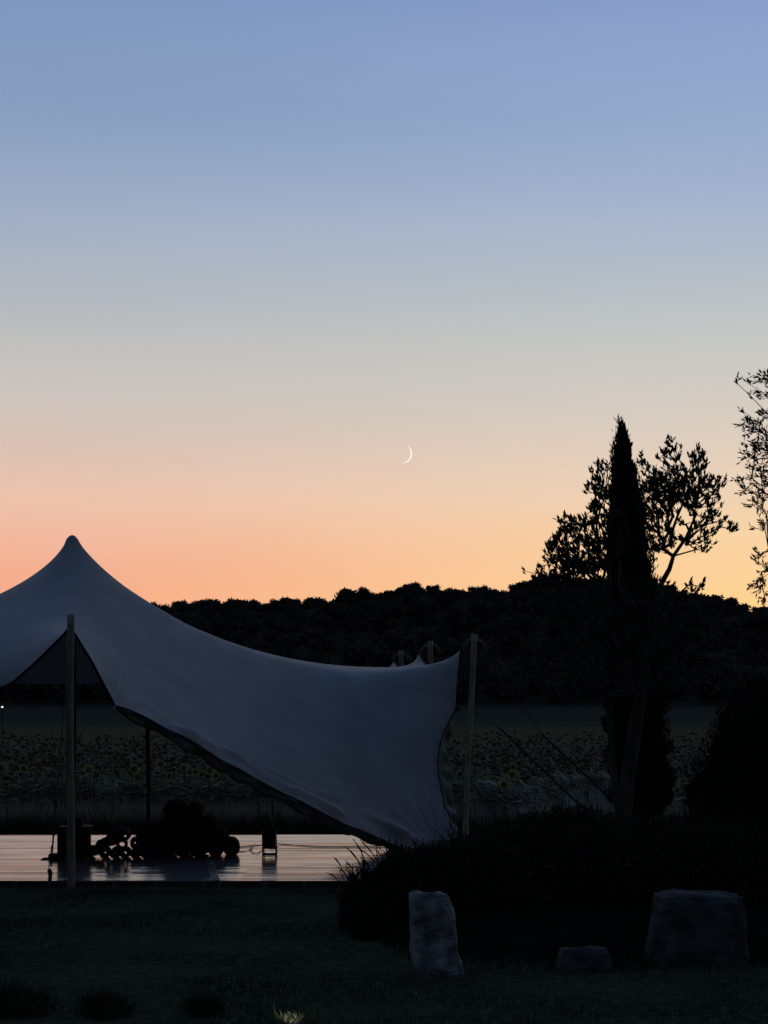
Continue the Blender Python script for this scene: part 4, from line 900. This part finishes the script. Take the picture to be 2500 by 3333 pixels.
mb = MB(); n = 15000; yv = rng.uniform(41.2, 45.5, n); xv = rng.uniform(-1, 1, n)*yv*.185; zz = ground_z(yv)
blades(mb, np.stack([xv, yv, zz], -1), rng.uniform(.25, .72, n), .013, .5); tag(mb.build('dry_grass', M_dry), 'strip of dry grass between the dark verge and the sunflowers', 'grass', kind='stuff')
mb = MB()
for cx_, cy_, sx_, sy_, n in ((1700, 2600, 120, 26, 420), (1600, 2580, 50, 30, 160), (1850, 2560, 60, 22, 180), (1950, 2545, 40, 15, 110), (1640, 2572, 30, 20, 80), (2270, 2590, 70, 32, 260), (370, 2580, 25, 18, 45)):
    D = 40.8; q_ = np.array([P(cx_+a_*sx_, cy_+b_*sy_, D) for a_, b_ in rng.normal(0, .55, (n, 2))]); 
    leaves(mb, q_, rdir(n)*.5+np.array([-.8, 0, .5]), rng.uniform(.08, .28, n), rng.uniform(.008, .02, n), bend=.3)
    foot = q_.copy(); foot[:, 2] = ground_z(foot[:, 1]); tubes(mb, foot, q_, [.003]*n, [.002]*n, 3)
tag(mb.build('bleached_weeds', M_pale), 'patches of pale dried weeds leaning at the edge of the sunflower field', 'weeds', kind='stuff')
# tall seeding stems against the bright deck
mb = MB(); D = 20.3
st = [((1118, 2838), (1087, 2792)), ((1150, 2842), (1127, 2805)), ((1172, 2810), (1124, 2756)), ((1190, 2806), (1149, 2731)), ((1178, 2826), (1143, 2776)), ((1215, 2800), (1162, 2758)), ((1236, 2812), (1171, 2733)), ((1187, 2836), (1178, 2782)), ((1228, 2790), (1212, 2720)), ((1262, 2786), (1238, 2722)), ((1243, 2800), (1222, 2765)), ((1290, 2800), (1262, 2742)), ((1300, 2800), (1284, 2752)), ((1130, 2856), (1103, 2826)), ((1096, 2862), (1068, 2842)), ((1270, 2810), (1246, 2768)), ((1314, 2790), (1302, 2745)), ((1205, 2830), (1180, 2796))]
for (bx, by), (txx, tyy) in st:
    a_ = P(bx, by, D); c_ = P(txx, tyy, D-.05); f0 = a_+(a_-c_)*1.2; m_ = (a_+c_)/2+np.array([.012, 0, .004])
    pts = spline([f0, a_, m_, c_], 14); tube(mb, pts, np.concatenate([np.full(8, .0042), np.array([.0048, .0056, .0062, .0055, .0036, .0012])]), 4)
    k_ = 10; sp = pts[8:13][rng.integers(0, 5, k_)]; leaves(mb, sp, np.repeat((c_-a_)[None], k_, 0)/np.linalg.norm(c_-a_)+rdir(k_)*.25, rng.uniform(.03, .055, k_), .006)
tag(mb.build('seeding_grass', M_shrub2), 'clump of tall seeding grass stems leaning left over the corner of the deck', 'grass')

# lit clump at the bottom and the small ground lamp that lights it
mb = MB(); n = 46; q_ = P(945, 3345, 14.98); pos = np.array([[q_[0]+rng.normal(0, .055), 14.98+rng.normal(0, .03), 0.] for _ in range(n)])
blades(mb, pos, rng.uniform(.03, .095, n), .009, .9)
for (x_, y_) in ((890, 3262), (895, 3290), (938, 3292)):
    a_ = P(x_+4, 3345, 15.02); a_[2] = 0; c_ = P(x_, y_, 15.02); tube(mb, spline([a_, (a_+c_)/2+(.004, 0, 0), c_], 6), [.0025]*4+[.005, .002], 4)
tag(mb.build('grass_clump', leafmat('straw_grass', (.34, .33, .20), .3, 20, .2)), 'small clump of pale grass lit up at the bottom edge of the lawn', 'grass', kind='stuff')
lp = empty('garden_spotlight', (q_[0]+.03, 14.66, 0), 'small ground spotlight just in front of the lit grass clump', 'lamp')
mb = MB(); tube(mb, [(q_[0]+.03, 14.63, .018), (q_[0]+.03, 14.68, .026)], [.018, .022], 12); mb.build('housing', M_plastic, lp)
mb = MB(); tube(mb, [(q_[0]+.03, 14.66, -.03), (q_[0]+.03, 14.66, .012)], [.006, .006], 6); mb.build('spike', M_plastic, lp)
ld = bpy.data.lights.new('spot', 'SPOT'); ld.energy = 3.2; ld.color = (1, .93, .72); ld.spot_size = math.radians(42); ld.spot_blend = .8; ld.shadow_soft_size = .015
lo = bpy.data.objects.new('spot_lamp', ld); C.objects.link(lo); lo.parent = lp; lo.location = (0, .03, .03); lo.rotation_euler = (math.radians(97), 0, math.radians(4))
# far lamp
fl_ = P(8, 2301, 110); o = empty('field_lamp', (fl_[0], fl_[1], -.6), 'tiny bright lamp far across the field at the left border', 'lamp')
mb = MB(); tube(mb, [(fl_[0], 110, -.6), (fl_[0], 110, fl_[2]-.06)], .03, 6); mb.build('post', M_plastic, o)
mb = MB(); V, Fc = ICO2; mb.add(fl_+V*.042, Fc); mb.build('lens', emit('lamp_lens', (1, .98, .92, 1), 1.6), o)
mb = MB(); tube(mb, [fl_+(-.17, .05, -.03), fl_+(-.04, .02, -.02)], [.08, .06], 8); mb.build('reflector', mat('reflector', (.6, .6, .58), .4), o)

# ------------------------------------------------------------------ sunflowers
M_pet = leafmat('petal', (.36, .30, .05), .2, 30, .2); M_disc = mat('seed_disc', (.075, .065, .04), .95, .3, 60, .4, 200)
M_stalk = mat('stalk', (.05, .065, .03), .8, .3, 8); M_sleaf = leafmat('sunflower_leaf', (.115, .106, .056), .35, 5, .1); M_wilt = leafmat('withered_petal', (.20, .17, .07), .4, 20, .1)
def head_mesh(m1, rad=.058, plen=.036, seed=0):
    r = np.random.default_rng(seed); mb = MB(); k = 14; a = np.arange(k)*2*math.pi/k
    prof = [(.001, -.018), (rad*.6, -.016), (rad, -.004), (rad*.9, .012), (.012, .03)]      # faces -Y
    R_ = np.array([np.stack([q_*np.cos(a), np.full(k, y_), q_*np.sin(a)], 1) for q_, y_ in prof]); i = np.arange(k)
    mb.add(R_.reshape(-1, 3), np.concatenate([np.stack([s_*k+i, s_*k+(i+1) % k, (s_+1)*k+(i+1) % k, (s_+1)*k+i], 1) for s_ in range(4)]), 1)
    for q_ in range(20):
        t_ = q_*2*math.pi/20+r.normal(0, .06); L_ = plen*r.uniform(.7, 1.2); w_ = .0125; d = np.array([math.cos(t_), 0, math.sin(t_)]); s_ = np.array([-math.sin(t_), 0, math.cos(t_)])
        b_ = d*rad*.93+np.array([0, -.006, 0]); bd = r.uniform(-.3, .25)
        mb.add([b_-s_*w_*.5, b_+s_*w_*.5, b_+d*L_*.5+s_*w_*.8+(0, bd*L_*.4, 0), b_+d*L_+(0, bd*L_, 0), b_+d*L_*.5-s_*w_*.8+(0, bd*L_*.4, 0)], [[0, 1, 2], [0, 2, 3], [0, 3, 4]])
    return mb.mesh('flower_head', [m1, M_disc])
heads_ = [head_mesh(M_pet, .058, .038, 1), head_mesh(M_pet, .050, .034, 2)]; wheads = [head_mesh(M_wilt, .05, .022, 3), head_mesh(M_wilt, .045, .018, 4)]
def stalk_mesh(seed, Hh=1.15):
    r = np.random.default_rng(seed); mb = MB(); tube(mb, spline([(0, .02, 0), (.02, .03, Hh*.4), (0, .02, Hh*.8), (0, .0, Hh)], 7), np.linspace(.013, .008, 7), 5)
    lv = MB()
    for q_ in range(8):
        z_ = Hh*(.15+.75*q_/8); t_ = q_*2.4+r.uniform(-.3, .3); d = np.array([math.cos(t_), math.sin(t_), .25]); s_ = np.array([-math.sin(t_), math.cos(t_), 0]); L_ = .2*r.uniform(.7, 1.2); w_ = L_*.7
        b_ = np.array([0, .02, z_]); p1_ = b_+d*L_*.35; p2_ = b_+d*L_*.7-np.array([0, 0, L_*.1]); p3_ = b_+d*L_-np.array([0, 0, L_*.4])
        lv.add([b_, p1_+s_*w_*.4, p1_-s_*w_*.4, p2_+s_*w_*.5, p2_-s_*w_*.5, p3_], [[0, 1, 2], [1, 3, 4], [1, 4, 2], [3, 5, 4]])
    return mb.mesh('stalk', M_stalk), lv.mesh('leaves', M_sleaf)
stalks = [stalk_mesh(i) for i in range(5)]
def sunflower(x_, y_, zt, yaw, pitch, hm, si, label, group, s=1.):
    g_ = float(ground_z(y_)); o = empty('sunflower', (x_, y_, g_), label, 'sunflower', group)
    hgt = (zt-g_)/1.15; rz_ = random.uniform(0, 6.28)
    for me, nm in zip(stalks[si], ('stalk', 'leaves')):
        c = put(me, nm, o); c.scale = (1, 1, hgt) if nm == 'stalk' else (1.1, 1.1, hgt); c.rotation_euler = (0, 0, rz_)
    c = put(hm, 'flower_head', o, (0, -.03, zt-g_)); c.rotation_euler = (pitch, 0, yaw); c.scale = (s, s, s)
bright = [(5, 2500, 1.25, 'yellow ringed sunflower cut by the left border'), (78, 2500, 1.2, 'bright sunflower ring second from the left border'), (110, 2503, .7, 'small dim sunflower between the left border and the front pole'), (150, 2458, .8, 'highest small sunflower just left of the front pole'),
 (290, 2505, 1.2, 'yellow sunflower just right of the thick front pole'), (350, 2518, .8, 'dim small sunflower right of the one beside the front pole'), (437, 2503, 1.3, 'big bright sunflower left of the dark inner pole'), (448, 2527, 1.15, 'sunflower tucked just below the big bright one by the dark inner pole'),
 (523, 2487, 1.1, 'sunflower close to the right side of the dark inner pole'), (535, 2524, 1.0, 'dim sunflower below right of the dark inner pole'), (598, 2499, 1.1, 'sunflower midway between the inner pole and the tent hem'), (636, 2511, 1.0, 'faint sunflower ring left of the pair near the tent hem'), (684, 2507, 1.2, 'bright sunflower of the pair near the tent hem'), (703, 2524, 1.1, 'lower sunflower of the pair near the tent hem'),
 (20, 2553, .9, 'low dim sunflower near the left border'), (1670, 2495, 1.1, 'upper sunflower right of the leaning corner pole'), (1667, 2521, 1.2, 'sunflower just under the upper one right of the leaning pole'), (1640, 2552, 1.25, 'brightest sunflower beside the pale weeds right of the leaning pole'), (2233, 2563, 1.25, 'single bright sunflower right of the cypress')]
for i, (x_, y_, s, lb) in enumerate(bright):
    D = 45+random.uniform(-.4, 1.2) if y_ < 2545 else 40.4
    q_ = P(x_, y_, D); sunflower(q_[0], q_[1], q_[2], random.uniform(-.35, .35), random.uniform(-.05, .3), heads_[i % 2], i % 5, lb, 'bright sunflowers facing the lawn', s*(.88 if s < 1 else 1))
cntf = 0
while cntf < 275:
    D = random.uniform(45.8, 57); pxf = random.uniform(-40, 2400)
    if 1130 < pxf < 1480 or 1960 < pxf < 2200: continue
    q_ = P(pxf, 2200, D)
    zt = .52+random.uniform(-.22, .12); turn = random.random()
    sunflower(q_[0], D, zt, random.uniform(-1.6, 1.6) if turn < .75 else random.uniform(2, 4), random.uniform(.5, 1.25), wheads[cntf % 2], cntf % 5, 'withered sunflower with a drooping head in the front rows of the dark field', 'drooping sunflowers in the front rows', random.uniform(.8, 1.15)); cntf += 1
mb = MB(); n = 4200; yv = 45.5+31*rng.uniform(0, 1, n)**1.25; xv = rng.uniform(-1, 1, n)*yv*.19
def grab(me): 
    v = np.zeros(len(me.vertices)*3, np.float32); me.vertices.foreach_get('co', v); return v.reshape(-1, 3), [np.array([p.vertices[:] for p in me.polygons if len(p.vertices) == k_]) for k_ in (3, 4, 5)]
lvs = [grab(s_[1]) for s_ in stalks]; 
hv = [grab(w_) for w_ in wheads]
wm = [[p.material_index for p in w_.polygons] for w_ in wheads]
tri0 = [np.array([p.vertices[:] for p in w_.polygons if len(p.vertices) == 3]) for w_ in wheads]; quad0 = [np.array([p.vertices[:] for p in w_.polygons if len(p.vertices) == 4]) for w_ in wheads]
for i in range(n):
    v, fs = lvs[i % 5]; a = random.uniform(0, 6.28); ca, sa = math.cos(a), math.sin(a); Rm = np.array([[ca, sa, 0], [-sa, ca, 0], [0, 0, 1]]); g_ = float(ground_z(yv[i])); sc_ = random.uniform(.78, 1.05)
    mb.add(v @ Rm*np.array([1.15, 1.15, sc_])+(xv[i], yv[i], g_), fs[0], 0)
    if i % 2 == 0:
        w_ = (i//2) % 2; a = random.uniform(-1.5, 1.5); p_ = random.uniform(.3, 1.1); ca, sa = math.cos(p_), math.sin(p_); Rx = np.array([[1, 0, 0], [0, ca, sa], [0, -sa, ca]]); ca, sa = math.cos(a), math.sin(a); Rz = np.array([[ca, sa, 0], [-sa, ca, 0], [0, 0, 1]])
        W = hv[w_][0] @ Rx @ Rz+(xv[i], yv[i]-.03, g_+1.15*sc_)
        mb.add(W, tri0[w_], 1); mb.add(W, quad0[w_], 2)
tag(mb.build('sunflower_field', [M_sleaf, M_wilt, M_disc]), 'dark field of countless drooping sunflowers beyond the deck', 'sunflower field', kind='stuff')
